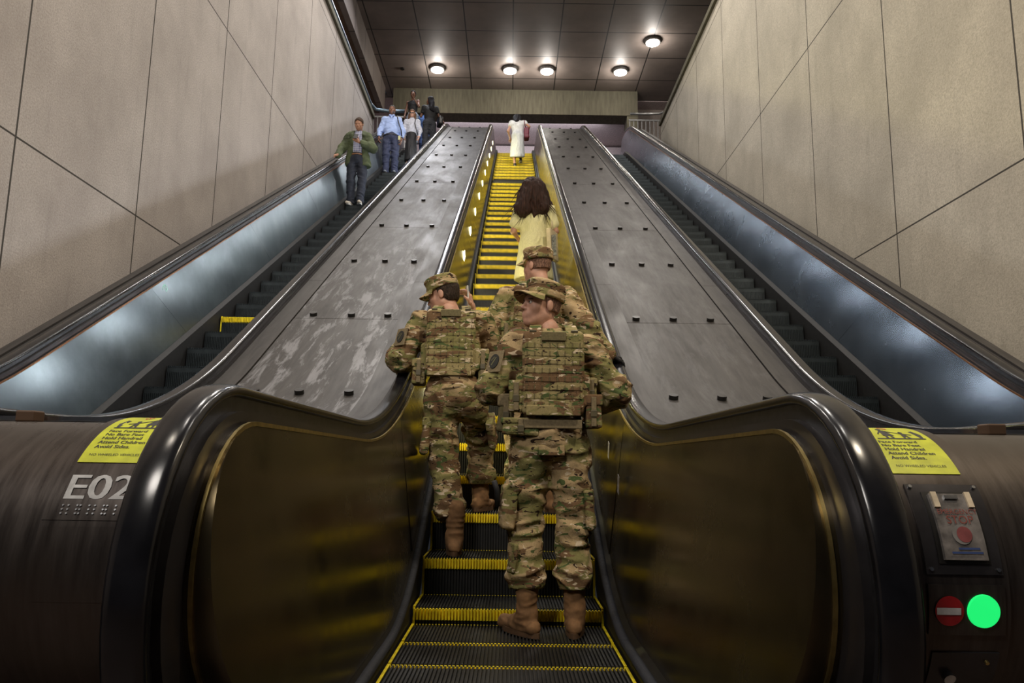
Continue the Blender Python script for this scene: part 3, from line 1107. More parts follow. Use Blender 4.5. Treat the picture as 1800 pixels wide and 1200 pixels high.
def panel_x(y, z):
    return -0.6375 + 0.095 * min(1, max(0, (line_z(y, 0.935, -1.54) - z) / 0.8)) + 0.0015


m = MB()
for i in range(26):
    y0, z0 = 5.10 + rng.normal(0, 0.045), 1.235 + rng.normal(0, 0.035)
    a = rng.uniform(0.6, 2.6); L_ = rng.uniform(0.008, 0.03); wd = rng.uniform(0.001, 0.004)
    dy, dz = math.cos(a) * L_, math.sin(a) * L_
    q = [(y0, z0), (y0 + dy, z0 + dz), (y0 + dy + wd, z0 + dz), (y0 + wd * 2, z0 - wd)]
    m.add([(panel_x(y, z), y, z) for y, z in q], [(0, 1, 2, 3)])
m.build('scratched_mark', plain('yellow_scratch', (0.55, 0.47, 0.14), 0.5), ESC_L)
pts = [(7.00, 2.41), (7.01, 2.45), (7.04, 2.475), (7.07, 2.47), (7.09, 2.44), (7.07, 2.41), (7.05, 2.43), (7.03, 2.46)]
MB().tube([(panel_x(y, z), y, z) for y, z in pts], 0.0035, 6).build('green_scribble', plain('green_paint', (0.25, 0.60, 0.42), 0.5), ESC_L, smooth=True)
# ------------------------------------------------------------------ figures: blended volumes meshed on a grid
_NT = rng.random((32, 32, 32)).astype(np.float32)


def vnoise(p):
    q = np.floor(p).astype(np.int32)
    f = (p - q).astype(np.float32)
    f = f * f * (3 - 2 * f)
    q &= 31
    q1 = (q + 1) & 31
    x0, y0, z0 = q[..., 0], q[..., 1], q[..., 2]
    x1, y1, z1 = q1[..., 0], q1[..., 1], q1[..., 2]
    fx, fy, fz = f[..., 0], f[..., 1], f[..., 2]
    a = _NT[x0, y0, z0] * (1 - fx) + _NT[x1, y0, z0] * fx
    b = _NT[x0, y1, z0] * (1 - fx) + _NT[x1, y1, z0] * fx
    c = _NT[x0, y0, z1] * (1 - fx) + _NT[x1, y0, z1] * fx
    d = _NT[x0, y1, z1] * (1 - fx) + _NT[x1, y1, z1] * fx
    return (a * (1 - fy) + b * fy) * (1 - fz) + (c * (1 - fy) + d * fy) * fz


def C(p0, p1, r0, r1=None):
    return ('c', np.array(p0, float), np.array(p1, float), r0, r0 if r1 is None else r1)


def E(c, r, rm=None):
    return ('e', np.array(c, float), np.array(r, float), None if rm is None else np.array(rm, float))


def B(c, half, rnd, rm=None):
    return ('b', np.array(c, float), np.array(half, float), rnd, None if rm is None else np.array(rm, float))


def prim_d(pr, p):
    if pr[0] == 'c':
        _, a, b, r0, r1 = pr
        ba = b - a
        t = np.clip(((p - a) @ ba) / (ba @ ba + 1e-12), 0, 1)
        return np.linalg.norm(p - a - t[..., None] * ba, axis=-1) - (r0 + (r1 - r0) * t)
    if pr[0] == 'e':
        _, c, r, rm = pr
        q = p - c
        if rm is not None:
            q = q @ rm
        k0 = np.linalg.norm(q / r, axis=-1)
        k1 = np.linalg.norm(q / (r * r), axis=-1) + 1e-9
        return k0 * (k0 - 1) / k1
    _, c, h, rnd, rm = pr
    q = p - c
    if rm is not None:
        q = q @ rm
    d = np.abs(q) - (h - rnd)
    return np.linalg.norm(np.maximum(d, 0), axis=-1) + np.minimum(d.max(axis=-1), 0) - rnd


def blend(prims, k):
    def fn(p):
        d = None
        for pr in prims:
            e = prim_d(pr, p)
            if d is None:
                d = e
            else:
                h = np.maximum(k - np.abs(d - e), 0) / k
                d = np.minimum(d, e) - h * h * k / 4
        return d
    return fn


def bounds(prims, m=0.04):
    lo = np.full(3, 1e9); hi = -lo
    for pr in prims:
        if pr[0] == 'c':
            r = max(pr[3], pr[4])
            for q in (pr[1], pr[2]):
                lo = np.minimum(lo, q - r); hi = np.maximum(hi, q + r)
        else:
            r = np.array(pr[2]) if pr[3 if pr[0] == 'e' else 4] is None else np.full(3, np.linalg.norm(pr[2]) if pr[0] == 'b' else max(pr[2]))
            lo = np.minimum(lo, pr[1] - r); hi = np.maximum(hi, pr[1] + r)
    return lo - m, hi + m


def snet(fn, lo, hi, h):
    n = np.ceil((np.array(hi) - lo) / h).astype(int)
    B_ = 4
    nb = np.ceil((n + 1) / B_).astype(int)
    n = nb * B_
    cx = [lo[i] + (np.arange(nb[i]) * B_ + (B_ - 1) / 2) * h for i in range(3)]
    gc = np.stack(np.meshgrid(*cx, indexing='ij'), -1)
    vc = fn(gc.reshape(-1, 3)).reshape(nb)
    near = np.abs(vc) < (B_ * h * 0.95 + 0.03)
    near = np.kron(near, np.ones((B_,) * 3, bool)).astype(bool)
    V = np.kron(np.sign(vc), np.ones((B_,) * 3)).astype(np.float32)
    idx = np.argwhere(near)
    pts = lo + idx * h
    V[near] = 0
    out = np.empty(len(pts), np.float32)
    for s in range(0, len(pts), 400000):
        out[s:s + 400000] = fn(pts[s:s + 400000])
    V[near] = out
    ins = V < 0
    cnt = np.zeros(np.array(V.shape) - 1, np.int8)
    for i in (0, 1):
        for j in (0, 1):
            for k in (0, 1):
                cnt += ins[i:V.shape[0] - 1 + i, j:V.shape[1] - 1 + j, k:V.shape[2] - 1 + k]
    act = (cnt > 0) & (cnt < 8)
    ci = np.argwhere(act)
    vid = -np.ones(act.shape, np.int64)
    vid[act] = np.arange(len(ci))
    corners = np.array([(i, j, k) for i in (0, 1) for j in (0, 1) for k in (0, 1)])
    vals = np.stack([V[ci[:, 0] + c[0], ci[:, 1] + c[1], ci[:, 2] + c[2]] for c in corners], 1)
    acc = np.zeros((len(ci), 3)); num = np.zeros(len(ci))
    for a in range(8):
        for b in range(a + 1, 8):
            if np.abs(corners[a] - corners[b]).sum() != 1:
                continue
            va, vb = vals[:, a], vals[:, b]
            m = (va < 0) != (vb < 0)
            t = np.where(m, va / np.where(m, va - vb, 1), 0)
            pt = corners[a] + t[:, None] * (corners[b] - corners[a])
            acc += pt * m[:, None]; num += m
    verts = lo + (ci + acc / num[:, None]) * h
    faces = []
    for ax in range(3):
        sl0 = [slice(None)] * 3; sl1 = [slice(None)] * 3
        sl0[ax] = slice(0, -1); sl1[ax] = slice(1, None)
        a, b = ins[tuple(sl0)], ins[tuple(sl1)]
        e = np.argwhere(a != b)
        u, v = (ax + 1) % 3, (ax + 2) % 3
        ok = (e[:, u] > 0) & (e[:, v] > 0) & (e[:, u] < act.shape[u]) & (e[:, v] < act.shape[v]) & (e[:, ax] < act.shape[ax])
        e = e[ok]
        sgn = a[e[:, 0], e[:, 1], e[:, 2]]
        q = []
        for du, dv in ((-1, -1), (0, -1), (0, 0), (-1, 0)):
            c = e.copy(); c[:, u] += du; c[:, v] += dv
            q.append(vid[c[:, 0], c[:, 1], c[:, 2]])
        q = np.stack(q, 1)
        q[~sgn] = q[~sgn][:, ::-1]
        q = q[(q >= 0).all(1)]
        faces.append(q)
    return verts, np.concatenate(faces)


def mesh_obj(name, grids, mat, parent=None):
    """grids: list of (fn, lo, hi, h) meshed and joined into one mesh"""
    vs, fs, n = [], [], 0
    for fn, lo, hi, h in grids:
        v, f = snet(fn, np.array(lo, float), np.array(hi, float), h)
        vs.append(v); fs.append(f + n); n += len(v)
    v = np.concatenate(vs); f = np.concatenate(fs)
    me = bpy.data.meshes.new(name)
    me.vertices.add(len(v)); me.vertices.foreach_set('co', v.astype(np.float32).ravel())
    me.loops.add(len(f) * 4); me.loops.foreach_set('vertex_index', f.astype(np.int32).ravel())
    me.polygons.add(len(f)); me.polygons.foreach_set('loop_start', np.arange(0, len(f) * 4, 4, dtype=np.int32))
    me.polygons.foreach_set('use_smooth', np.ones(len(f), bool))
    me.update(calc_edges=True)
    me.materials.append(mat)
    o = bpy.data.objects.new(name, me)
    COL.objects.link(o)
    if parent is not None:
        o.parent = parent
    return o


def wr(fn, amp, fr=(9, 9, 20), off=0.0, ridge=True, fine=0.35):
    """cloth folds"""
    fr = np.array(fr, float)

    def g(p):
        wv = vnoise(p * 5 + off + 3)[..., None] * np.array([1.2, 0.8, 1.6])
        n = vnoise(p * fr + off + wv * 1.5)
        n2 = vnoise(p * fr * 2.3 + off + 11 + wv)
        if ridge:
            n = 1 - 2 * np.abs(n - 0.5) * 2 * 0.5
        return fn(p) - amp * ((n - 0.5) + fine * (n2 - 0.5)) * 2
    return g


def cut(fn, *planes):
    """planes: (point, normal) keeps the side the normal points away from"""
    def g(p):
        d = fn(p)
        for pt, nn in planes:
            nn = np.array(nn, float); nn /= np.linalg.norm(nn)
            d = np.maximum(d, (p - np.array(pt)) @ nn)
        return d
    return g


def head_fn(c, rm, s=1.0, female=False, slim=0.0):
    rm = np.array(rm)
    f_ = 0.93 if female else 1.0
    base = [E((0, -0.010, 0.032), (0.074, 0.096, 0.088)),
            E((0, 0.034, -0.040), (0.056 * f_, 0.058, 0.074)),
            C((0.046 * f_, 0.0, -0.055), (0.012, 0.068, -0.098), 0.020, 0.018),
            C((-0.046 * f_, 0.0, -0.055), (-0.012, 0.068, -0.098), 0.020, 0.018),
            C((0.022, 0.078, 0.020), (-0.022, 0.078, 0.020), 0.014),
            E((0.042 * f_, 0.060, -0.022), (0.020, 0.022, 0.020)), E((-0.042 * f_, 0.060, -0.022), (0.020, 0.022, 0.020)),
            E((0, 0.082, -0.060), (0.026, 0.016, 0.018))]
    det = [C((0, 0.088, 0.010), (0, 0.112, -0.026), 0.007, 0.0105), E((0.010, 0.100, -0.031), (0.009, 0.010, 0.008)),
           E((-0.010, 0.100, -0.031), (0.009, 0.010, 0.008)),
           C((0.017, 0.090, -0.0565), (-0.017, 0.090, -0.0565), 0.0055), C((0.014, 0.090, -0.067), (-0.014, 0.090, -0.067), 0.0065),
           E((0, 0.078, -0.094), (0.018, 0.014, 0.014))]
    ears = [E((0.077, -0.008, -0.004), (0.009, 0.019, 0.030)), E((-0.077, -0.008, -0.004), (0.009, 0.019, 0.030))]
    neck = [C((0, -0.015, -0.05), (0, -0.035, -0.17), 0.054 * f_, 0.058 * f_)]
    b = blend(base + neck, 0.03); d2 = blend(det, 0.006); e2 = blend(ears, 0.004)

    def fn(p):
        q = ((p - np.array(c)) @ rm) / s
        a = b(q); d = d2(q); e = e2(q)
        h = np.maximum(0.012 - np.abs(a - d), 0) / 0.012
        a = np.minimum(a, d) - h * h * 0.003
        for sx in (-1, 1):                                     # eye sockets and ear bowls
            k = np.linalg.norm((q - np.array([sx * 0.030, 0.097, 0.003])) / np.array([1.15, 1, 0.8]), axis=-1) - 0.0135
            h = np.maximum(0.012 - np.abs(a + k), 0) / 0.012
            a = np.maximum(a, -k) + h * h * 0.003
        k = np.linalg.norm((np.abs(q) * np.array([1, 1, 1]) - np.array([0.090, 0, 0])) * 1.0 - np.stack([0 * q[..., 0], 0 * q[..., 0], 0 * q[..., 0]], -1), axis=-1)
        h = np.maximum(0.006 - np.abs(a - e), 0) / 0.006
        a = np.minimum(a, e) - h * h * 0.0015
        return a * s
    return fn


def hand_prims(wrist, fdir, palm_n, side, curl=25, spread=4, thumb=35, s=1.0):
    """fdir: direction of the fingers, palm_n: normal out of the palm, side: +1 thumb towards fdir x palm_n"""
    f = np.array(fdir, float); f /= np.linalg.norm(f)
    n = np.array(palm_n, float); n -= f * n.dot(f); n /= np.linalg.norm(n)
    t = np.cross(f, n) * side
    w_ = np.array(wrist, float)

    def L(a, b, c): return w_ + s * (f * a + t * b + n * c)
    pr = [C(L(0, 0, 0), L(0.03, 0, 0), 0.027 * s, 0.028 * s)]
    for b in (-0.028, -0.010, 0.010, 0.028):
        pr.append(C(L(0.03, b * 0.75, 0), L(0.088, b * 1.02, 0), 0.0155 * s, 0.0135 * s))
    for i, (b, l) in enumerate(((-0.030, 0.064), (-0.0105, 0.078), (0.0105, 0.083), (0.031, 0.074))):
        a0 = (0.090, b * 1.0, 0.0)
        ang = curl * (1.1 - 0.06 * i); px, pb, pn = a0
        yaw_ = R(spread * (i - 1.5) * 0.7)
        tot = 0
        for q, (ll, rr) in enumerate(((0.45, 0.0092), (0.30, 0.0084), (0.25, 0.0074))):
            tot += ang * (0.7, 1.15, 0.8)[q]
            nx = px + l * ll * math.cos(R(tot)) * math.cos(yaw_)
            nbb = pb + l * ll * math.sin(yaw_) * math.cos(R(tot))
            nn = pn + l * ll * math.sin(R(tot))
            pr.append(C(L(px, pb, pn), L(nx, nbb, nn), rr * s, rr * 0.93 * s))
            px, pb, pn = nx, nbb, nn
    th = [(0.018, 0.026, 0.004), (0.045, 0.050, 0.018), (0.070, 0.062, 0.032), (0.090, 0.062, 0.048)]
    for q in range(3):
        pr.append(C(L(*th[q]), L(*th[q + 1]), (0.0145, 0.011, 0.0095)[q] * s, (0.011, 0.0095, 0.008)[q] * s))
    return pr


def skin_mat(name, col):
    m, nt, b = new_mat(name)
    f = noise(nt, coords(nt), 28, 4)
    nt.links.new(ramp(nt, f, [(0.3, tuple(c * 0.85 for c in col)), (0.7, tuple(min(1, c * 1.1) for c in col))]), b.inputs['Base Color'])
    b.inputs['Roughness'].default_value = 0.5
    b.inputs['Subsurface Weight'].default_value = 0.08
    b.inputs['Subsurface Radius'].default_value = (0.012, 0.005, 0.003)
    MATS[name] = m
    return m


SKIN_P = skin_mat('skin_light', (0.56, 0.31, 0.22))
SKIN_T = skin_mat('skin_tan', (0.42, 0.22, 0.14))
SKIN_D = skin_mat('skin_brown', (0.20, 0.095, 0.06))


def joints(s=1.0):
    J = dict(pelvis=(0, 0, 0.97), chest=(0, 0, 1.30), neck=(0, -0.01, 1.49), head=(0, 0.015, 1.655),
             shl=(-0.175, 0, 1.415), shr=(0.175, 0, 1.415), ell=(-0.235, -0.02, 1.14), elr=(0.235, -0.02, 1.14),
             wrl=(-0.24, 0.04, 0.90), wrr=(0.24, 0.04, 0.90), hil=(-0.095, 0, 0.92), hir=(0.095, 0, 0.92),
             knl=(-0.105, 0.02, 0.50), knr=(0.105, 0.02, 0.50), anl=(-0.11, -0.02, 0.10), anr=(0.11, -0.02, 0.10))
    return {k: np.array(v, float) * s for k, v in J.items()}


def figure(label, base, rz, J, skin, head_rm, s=1.0, female=False, hands=None, bare_arms=False, arms_from='sh', legs=True, hres=0.0045,
           head_s=1.0, hand_h=0.0045, toes=None, category='person', group=None, bres=0.012):
    """the body: one mesh; clothing, hair and shoes are added as its children"""
    j = J
    f_ = 0.9 if female else 1.0
    pr = [E(j['chest'], (0.145 * s * f_, 0.095 * s, 0.18 * s)), E((j['chest'] + j['pelvis']) / 2, (0.12 * s, 0.085 * s, 0.17 * s)),
          E(j['pelvis'], (0.135 * s, 0.095 * s, 0.11 * s)), C(j['shl'], j['shr'], 0.048 * s), C(j['neck'] - (0, 0, 0.04), j['neck'] + (0, 0, 0.03), 0.055 * s)]
    ar = (0.042, 0.036, 0.034, 0.024) if not female else (0.040, 0.032, 0.030, 0.021)
    for q in 'lr':
        pr += [C(j['sh' + q], j['el' + q], ar[0] * s, ar[1] * s), C(j['el' + q], j['wr' + q], ar[2] * s, ar[3] * s)]
        pr += [C(j['hi' + q], j['kn' + q], 0.068 * s, 0.048 * s), C(j['kn' + q], j['an' + q], 0.046 * s, 0.034 * s)]
        td = toes[q] if toes else np.array([0, 1.0, 0])
        td = np.array(td, float); td = td / np.linalg.norm(td)
        pr += [C(j['an' + q] - (0, 0, 0.05 * s), j['an' + q] + td * 0.12 * s - (0, 0, 0.065 * s), 0.032 * s, 0.028 * s)]
    lo, hi = bounds(pr)
    hf = head_fn(j['head'], head_rm, s * head_s, female)
    hc = np.array(j['head'])
    grids = [(blend(pr, 0.04), lo, hi, bres), (hf, hc - 0.20 * s, hc + 0.17 * s, hres)]
    for hd in (hands or []):
        l2, h2 = bounds(hd, 0.02)
        grids.append((blend(hd, 0.008), l2, h2, hand_h))
    o = mesh_obj('person', grids, skin)
    o.location = base; o.rotation_euler = (0, 0, rz)
    tag(o, label, category, group)
    # eyes
    if hres < 0.007:
        m = MB(); m2 = MB()
        for sx in (-1, 1):
            c = hc + np.array(head_rm) @ (np.array([sx * 0.030, 0.0825, 0.003]) * s)
            ic = hc + np.array(head_rm) @ (np.array([sx * 0.031, 0.0925, 0.003]) * s)
            sph(m, c, 0.0115 * s); sph(m2, ic, 0.0048 * s)
        m.build('eyes', plain('eye_white', (0.55, 0.50, 0.46), 0.25), o, smooth=True)
        m2.build('pupils', plain('eye_dark', (0.03, 0.02, 0.015), 0.2), o, smooth=True)
    return o


def sph(m, c, r, n=10, k=14, rr=(1, 1, 1), rm=None):
    v = []; f = []
    for i in range(n + 1):
        a = math.pi * i / n
        for q in range(k):
            b = 2 * math.pi * q / k
            p = np.array([math.sin(a) * math.cos(b) * rr[0], math.sin(a) * math.sin(b) * rr[1], math.cos(a) * rr[2]]) * r
            if rm is not None:
                p = np.array(rm) @ p
            v.append(np.array(c) + p)
    for i in range(n):
        for q in range(k):
            l = (q + 1) % k
            f.append((i * k + q, i * k + l, (i + 1) * k + l, (i + 1) * k + q))
    m.add(v, f)
    return m


def top_garment(o, name, mat, J, s=1.0, sleeve='long', hem=0.86, r=1.0, amp=0.010, h=0.009, seed=0.0, arm_r=1.0, belly=1.0, neck_z=0.03, flare=0.0, gap=None):
    j = J
    pr = [E(j['chest'], (0.172 * s * r, 0.118 * s * r, 0.19 * s)), E(j['chest'] * 0.5 + j['pelvis'] * 0.5, (0.150 * s * r * belly, 0.112 * s * r * belly, 0.19 * s)),
          E(j['pelvis'] + (0, 0, -0.01), ((0.165 + flare) * s * r, (0.12 + flare * 0.6) * s * r, 0.14 * s)),
          C(j['neck'] - (0, 0, 0.075), j['shl'], 0.070 * s * r, 0.056 * s * r), C(j['neck'] - (0, 0, 0.075), j['shr'], 0.070 * s * r, 0.056 * s * r), C(j['neck'] - (0, 0, 0.06), j['neck'] + (0, 0, 0.015), 0.068 * s)]
    pl = [((0, 0, hem), (0, 0, -1)), (j['neck'] + np.array([0, 0, neck_z]), (0, -0.25, 1))]
    for q in 'lr':
        sh, el, wr_ = j['sh' + q], j['el' + q], j['wr' + q]
        if sleeve == 'none':
            continue
        if sleeve == 'long':
            pr += [C(sh, el, 0.060 * s * arm_r, 0.056 * s * arm_r), C(el, wr_ + (el - wr_) * 0.06, 0.057 * s * arm_r, 0.040 * s * arm_r)]
        else:
            pr += [C(sh, sh + (el - sh) * sleeve, 0.062 * s * arm_r, 0.058 * s * arm_r)]
    fn = wr(blend(pr, 0.045), amp, off=seed)
    fn = cut(fn, *pl)
    lo, hi = bounds(pr, 0.03)
    lo[2] = max(lo[2], hem - 0.03)
    return mesh_obj(name, [(fn, lo, hi, h)], mat, o)


def trousers(o, name, mat, J, s=1.0, r=1.0, amp=0.010, h=0.009, seed=0.0, cuff=0.12, waist=None, blouse=False, flare=0.0):
    j = J
    pr = [E(j['pelvis'] + (0, 0, -0.02), (0.165 * s * r, 0.122 * s * r, 0.135 * s)),
          C(j['pelvis'] + (0, 0, 0.02), j['pelvis'] + (0, 0, 0.12), 0.125 * s * r, 0.115 * s * r)]
    for q in 'lr':
        hi_, kn, an = j['hi' + q], j['kn' + q], j['an' + q]
        end = an + (kn - an) * (cuff - 0.10) / 0.40
        pr += [C(hi_, kn, 0.098 * s * r, 0.078 * s * r), C(kn, end, 0.077 * s * r, (0.070 + flare) * s * r)]
        if blouse:
            pr += [E(end + (kn - an) * 0.16, (0.092 * s, 0.095 * s, 0.075 * s))]
            pr += [C(end + (kn - an) * 0.10, end, 0.072 * s, 0.056 * s)]
    fn = wr(blend(pr, 0.035), amp, (8, 8, 17), off=seed)
    wz = j['pelvis'][2] + 0.09 if waist is None else waist
    pl = [((0, 0, wz), (0, 0, 1))]
    fn0 = cut(fn, *pl)

    def g(p):
        d = fn0(p)
        for q in 'lr':
            an, kn = j['an' + q], j['kn' + q]
            end = an + (kn - an) * (cuff - 0.10) / 0.40
            ax = (kn - an) / np.linalg.norm(kn - an)
            other = j['an' + ('r' if q == 'l' else 'l')]
            t = (end - p) @ ax
            side = np.linalg.norm(p - an, axis=-1) < np.linalg.norm(p - other, axis=-1)
            d = np.where(side & (p[:, 2] < kn[2] - 0.1), np.maximum(d, t), d)
        return d
    lo, hi = bounds(pr, 0.03)
    return mesh_obj(name, [(g, lo, hi, h)], mat, o)


def shoe(o, name, mat, sole_mat, an, td, s=1.0, high=0.0, h=0.006, L=0.27, knee=None, amp=0.0):
    td = np.array(td, float); td[2] = 0; td /= np.linalg.norm(td)
    g0 = np.array([an[0], an[1], an[2] - 0.10 * s])
    rm = np.array([[td[1], td[0], 0], [-td[0], td[1], 0], [0, 0, 1]])
    heel = g0 - td * 0.055 * s
    toe = g0 + td * (L - 0.10) * s
    up = np.array([0, 0, 1.0])
    pr = [C(heel + up * 0.045 * s, g0 + td * 0.06 * s + up * 0.05 * s, 0.036 * s, 0.038 * s),
          C(g0 + td * 0.05 * s + up * 0.045 * s, toe + up * 0.034 * s, 0.042 * s, 0.034 * s),
          C(g0 + up * 0.06 * s, g0 + up * 0.11 * s, 0.042 * s, 0.042 * s)]
    if high:
        kd = up if knee is None else (np.array(knee) - an) / np.linalg.norm(np.array(knee) - an)
        pr.append(C(np.array(an), np.array(an) + kd * high, 0.046 * s, 0.056 * s))
    fn = blend(pr, 0.03)
    if amp:
        fn = wr(fn, amp, (14, 14, 34), off=2.0)
    fn = cut(fn, (g0 + up * 0.012, (0, 0, -1)))
    lo, hi = bounds(pr, 0.02)
    b = mesh_obj(name, [(fn, lo, hi, h)], mat, o)
    # sole
    m = MB()
    n = 24; out = []
    for k in range(n):
        a = 2 * math.pi * k / n
        y = math.sin(a) * (L / 2) * s + (L / 2 - 0.10) * s
        wd = (0.046 + 0.008 * math.sin(a)) * s * math.cos(a)
        out.append(g0 + td * y + np.array([td[1], -td[0], 0]) * wd)
    v = [q + up * 0.002 for q in out] + [q + up * 0.028 for q in out]
    m.add(v, [tuple(range(n - 1, -1, -1)), tuple(range(n, 2 * n))] + [(k, (k + 1) % n, n + (k + 1) % n, n + k) for k in range(n)])
    m.build('sole', sole_mat, b, auto=40)
    return b


def hair_cap(o, name, mat, hc, rm, s=1.0, thick=0.012, front=0.03, back=-0.05, extra=(), h=0.007, amp=0.004, fr=(22, 22, 10)):
    """short hair: a shell over the skull, open at the face"""
    rm = np.array(rm)
    base = blend([E((0, -0.012, 0.034), (0.076 + thick, 0.098 + thick, 0.090 + thick)), E((0, -0.03, -0.02), (0.066 + thick, 0.065 + thick, 0.06))], 0.02)

    def fn(p):
        q = ((p - np.array(hc)) @ rm) / s
        d = base(q)
        # face opening: slanted plane in front of the ears, lower hairline at the neck
        d = np.maximum(d, (q[:, 1] - 0.062 - (q[:, 2] - 0.06) * 0.9) * 0.74) if front is not None else d
        d = np.maximum(d, (q[:, 1] - 0.015 - np.maximum(q[:, 2] - 0.03, 0) * 1.4) * 0.6)
        d = np.maximum(d, back - q[:, 2])
        return d * s
    f1 = wr(fn, amp, fr, off=7.0, ridge=False)
    grids = [(f1, np.array(hc) - 0.16 * s, np.array(hc) + 0.16 * s, h)]
    if extra:
        lo, hi = bounds(list(extra), 0.03)
        grids.append((wr(blend(list(extra), 0.05), amp * 2.2, (26, 26, 6), off=3.0, ridge=False), lo, hi, h))
    return mesh_obj(name, grids, mat, o)
# ------------------------------------------------------------------ the three people in camouflage
CAMO1, CAMO2, CAMO3 = camo_mat('camouflage_cloth', 0.0), camo_mat('camouflage_cloth_b', 4.3), camo_mat('camouflage_cloth_c', 8.9)
VESTM = camo_mat('camouflage_webbing', 2.2, True)
M_WEB = plain('olive_webbing', (0.14, 0.115, 0.052), 0.85, nscale=90)
M_WEBT = plain('tan_webbing', (0.20, 0.155, 0.085), 0.85, nscale=90)
M_SUEDE = plain('coyote_suede', (0.20, 0.105, 0.045), 0.9, var=0.15, nscale=25, bstr=0.3)
M_SOLE = plain('boot_sole', (0.10, 0.052, 0.024), 0.8)
M_BLACK = plain('black_cloth', (0.012, 0.012, 0.014), 0.7, bstr=0.2)
M_BUCKLE = plain('buckle', (0.09, 0.075, 0.04), 0.5)
HAIR_BR = hair_mat('short_brown_hair', (0.045, 0.028, 0.018), (90, 90, 40))
HAIR_BL = hair_mat('shaved_hair', (0.26, 0.145, 0.10), (90, 90, 40))


def patrol_cap(o, hc, rm, mat, s=1.0, tilt=0):
    rm = np.array(rm) @ rotm(0, tilt, 0)
    hc = np.array(hc)

    def fn(p):
        q = ((p - hc) @ rm) / s
        z = q[:, 2]
        t = np.clip((z - 0.03) / 0.10, 0, 1)
        rx = 0.088 + 0.006 * t
        ry = 0.108 + 0.004 * t
        e = np.sqrt((q[:, 0] / rx) ** 2 + ((q[:, 1] + 0.010) / ry) ** 2)
        side = (e - 1) * 0.095
        top = 0.137 - 0.030 * np.clip(e, 0, 1.2) ** 4 * 0.5 + q[:, 1] * 0.06
        a = side; b = z - top
        d = np.maximum(a, b) + np.maximum(0.018 - np.abs(a - b), 0) ** 2 / 0.018 / 4
        # seam band at the foot and edge of the crown
        d -= 0.0025 * (np.abs(z - 0.058) < 0.015)
        d -= 0.004 * (vnoise(q * np.array([18, 18, 34]) + 5) - 0.5) * 2
        return np.maximum(d, 0.040 - z) * s
    c = mesh_obj('cap', [(fn, hc - 0.17 * s, hc + 0.19 * s, 0.0045)], mat, o)
    # visor
    m, n = 17, 8
    G = np.zeros((m, n, 3))
    for i in range(m):
        u = -1 + 2 * i / (m - 1)
        a = u * R(66)
        for k in range(n):
            v = k / (n - 1)
            ext = 0.072 * math.cos(u * 1.35) ** 0.6
            rx, ry = 0.088 + v * ext * 0.75, 0.100 + v * ext
            x = rx * math.sin(a); y = -0.008 + ry * math.cos(a)
            z = 0.056 - 0.16 * v * 0.075 - 3.4 * x * x * (0.15 + 0.85 * v)
            G[i, k] = hc + rm @ (np.array([x, y, z]) * s)
    MB().grid(G, 0.005).build('visor', mat, c, smooth=False, auto=45)
    return c


def ears_hair(o, J, rm, mat, back=-0.045, thick=0.003, s=1.0):
    return hair_cap(o, 'hair', mat, J['head'], rm, s, thick=thick, back=back, h=0.0045, amp=0.0012, fr=(60, 60, 60))


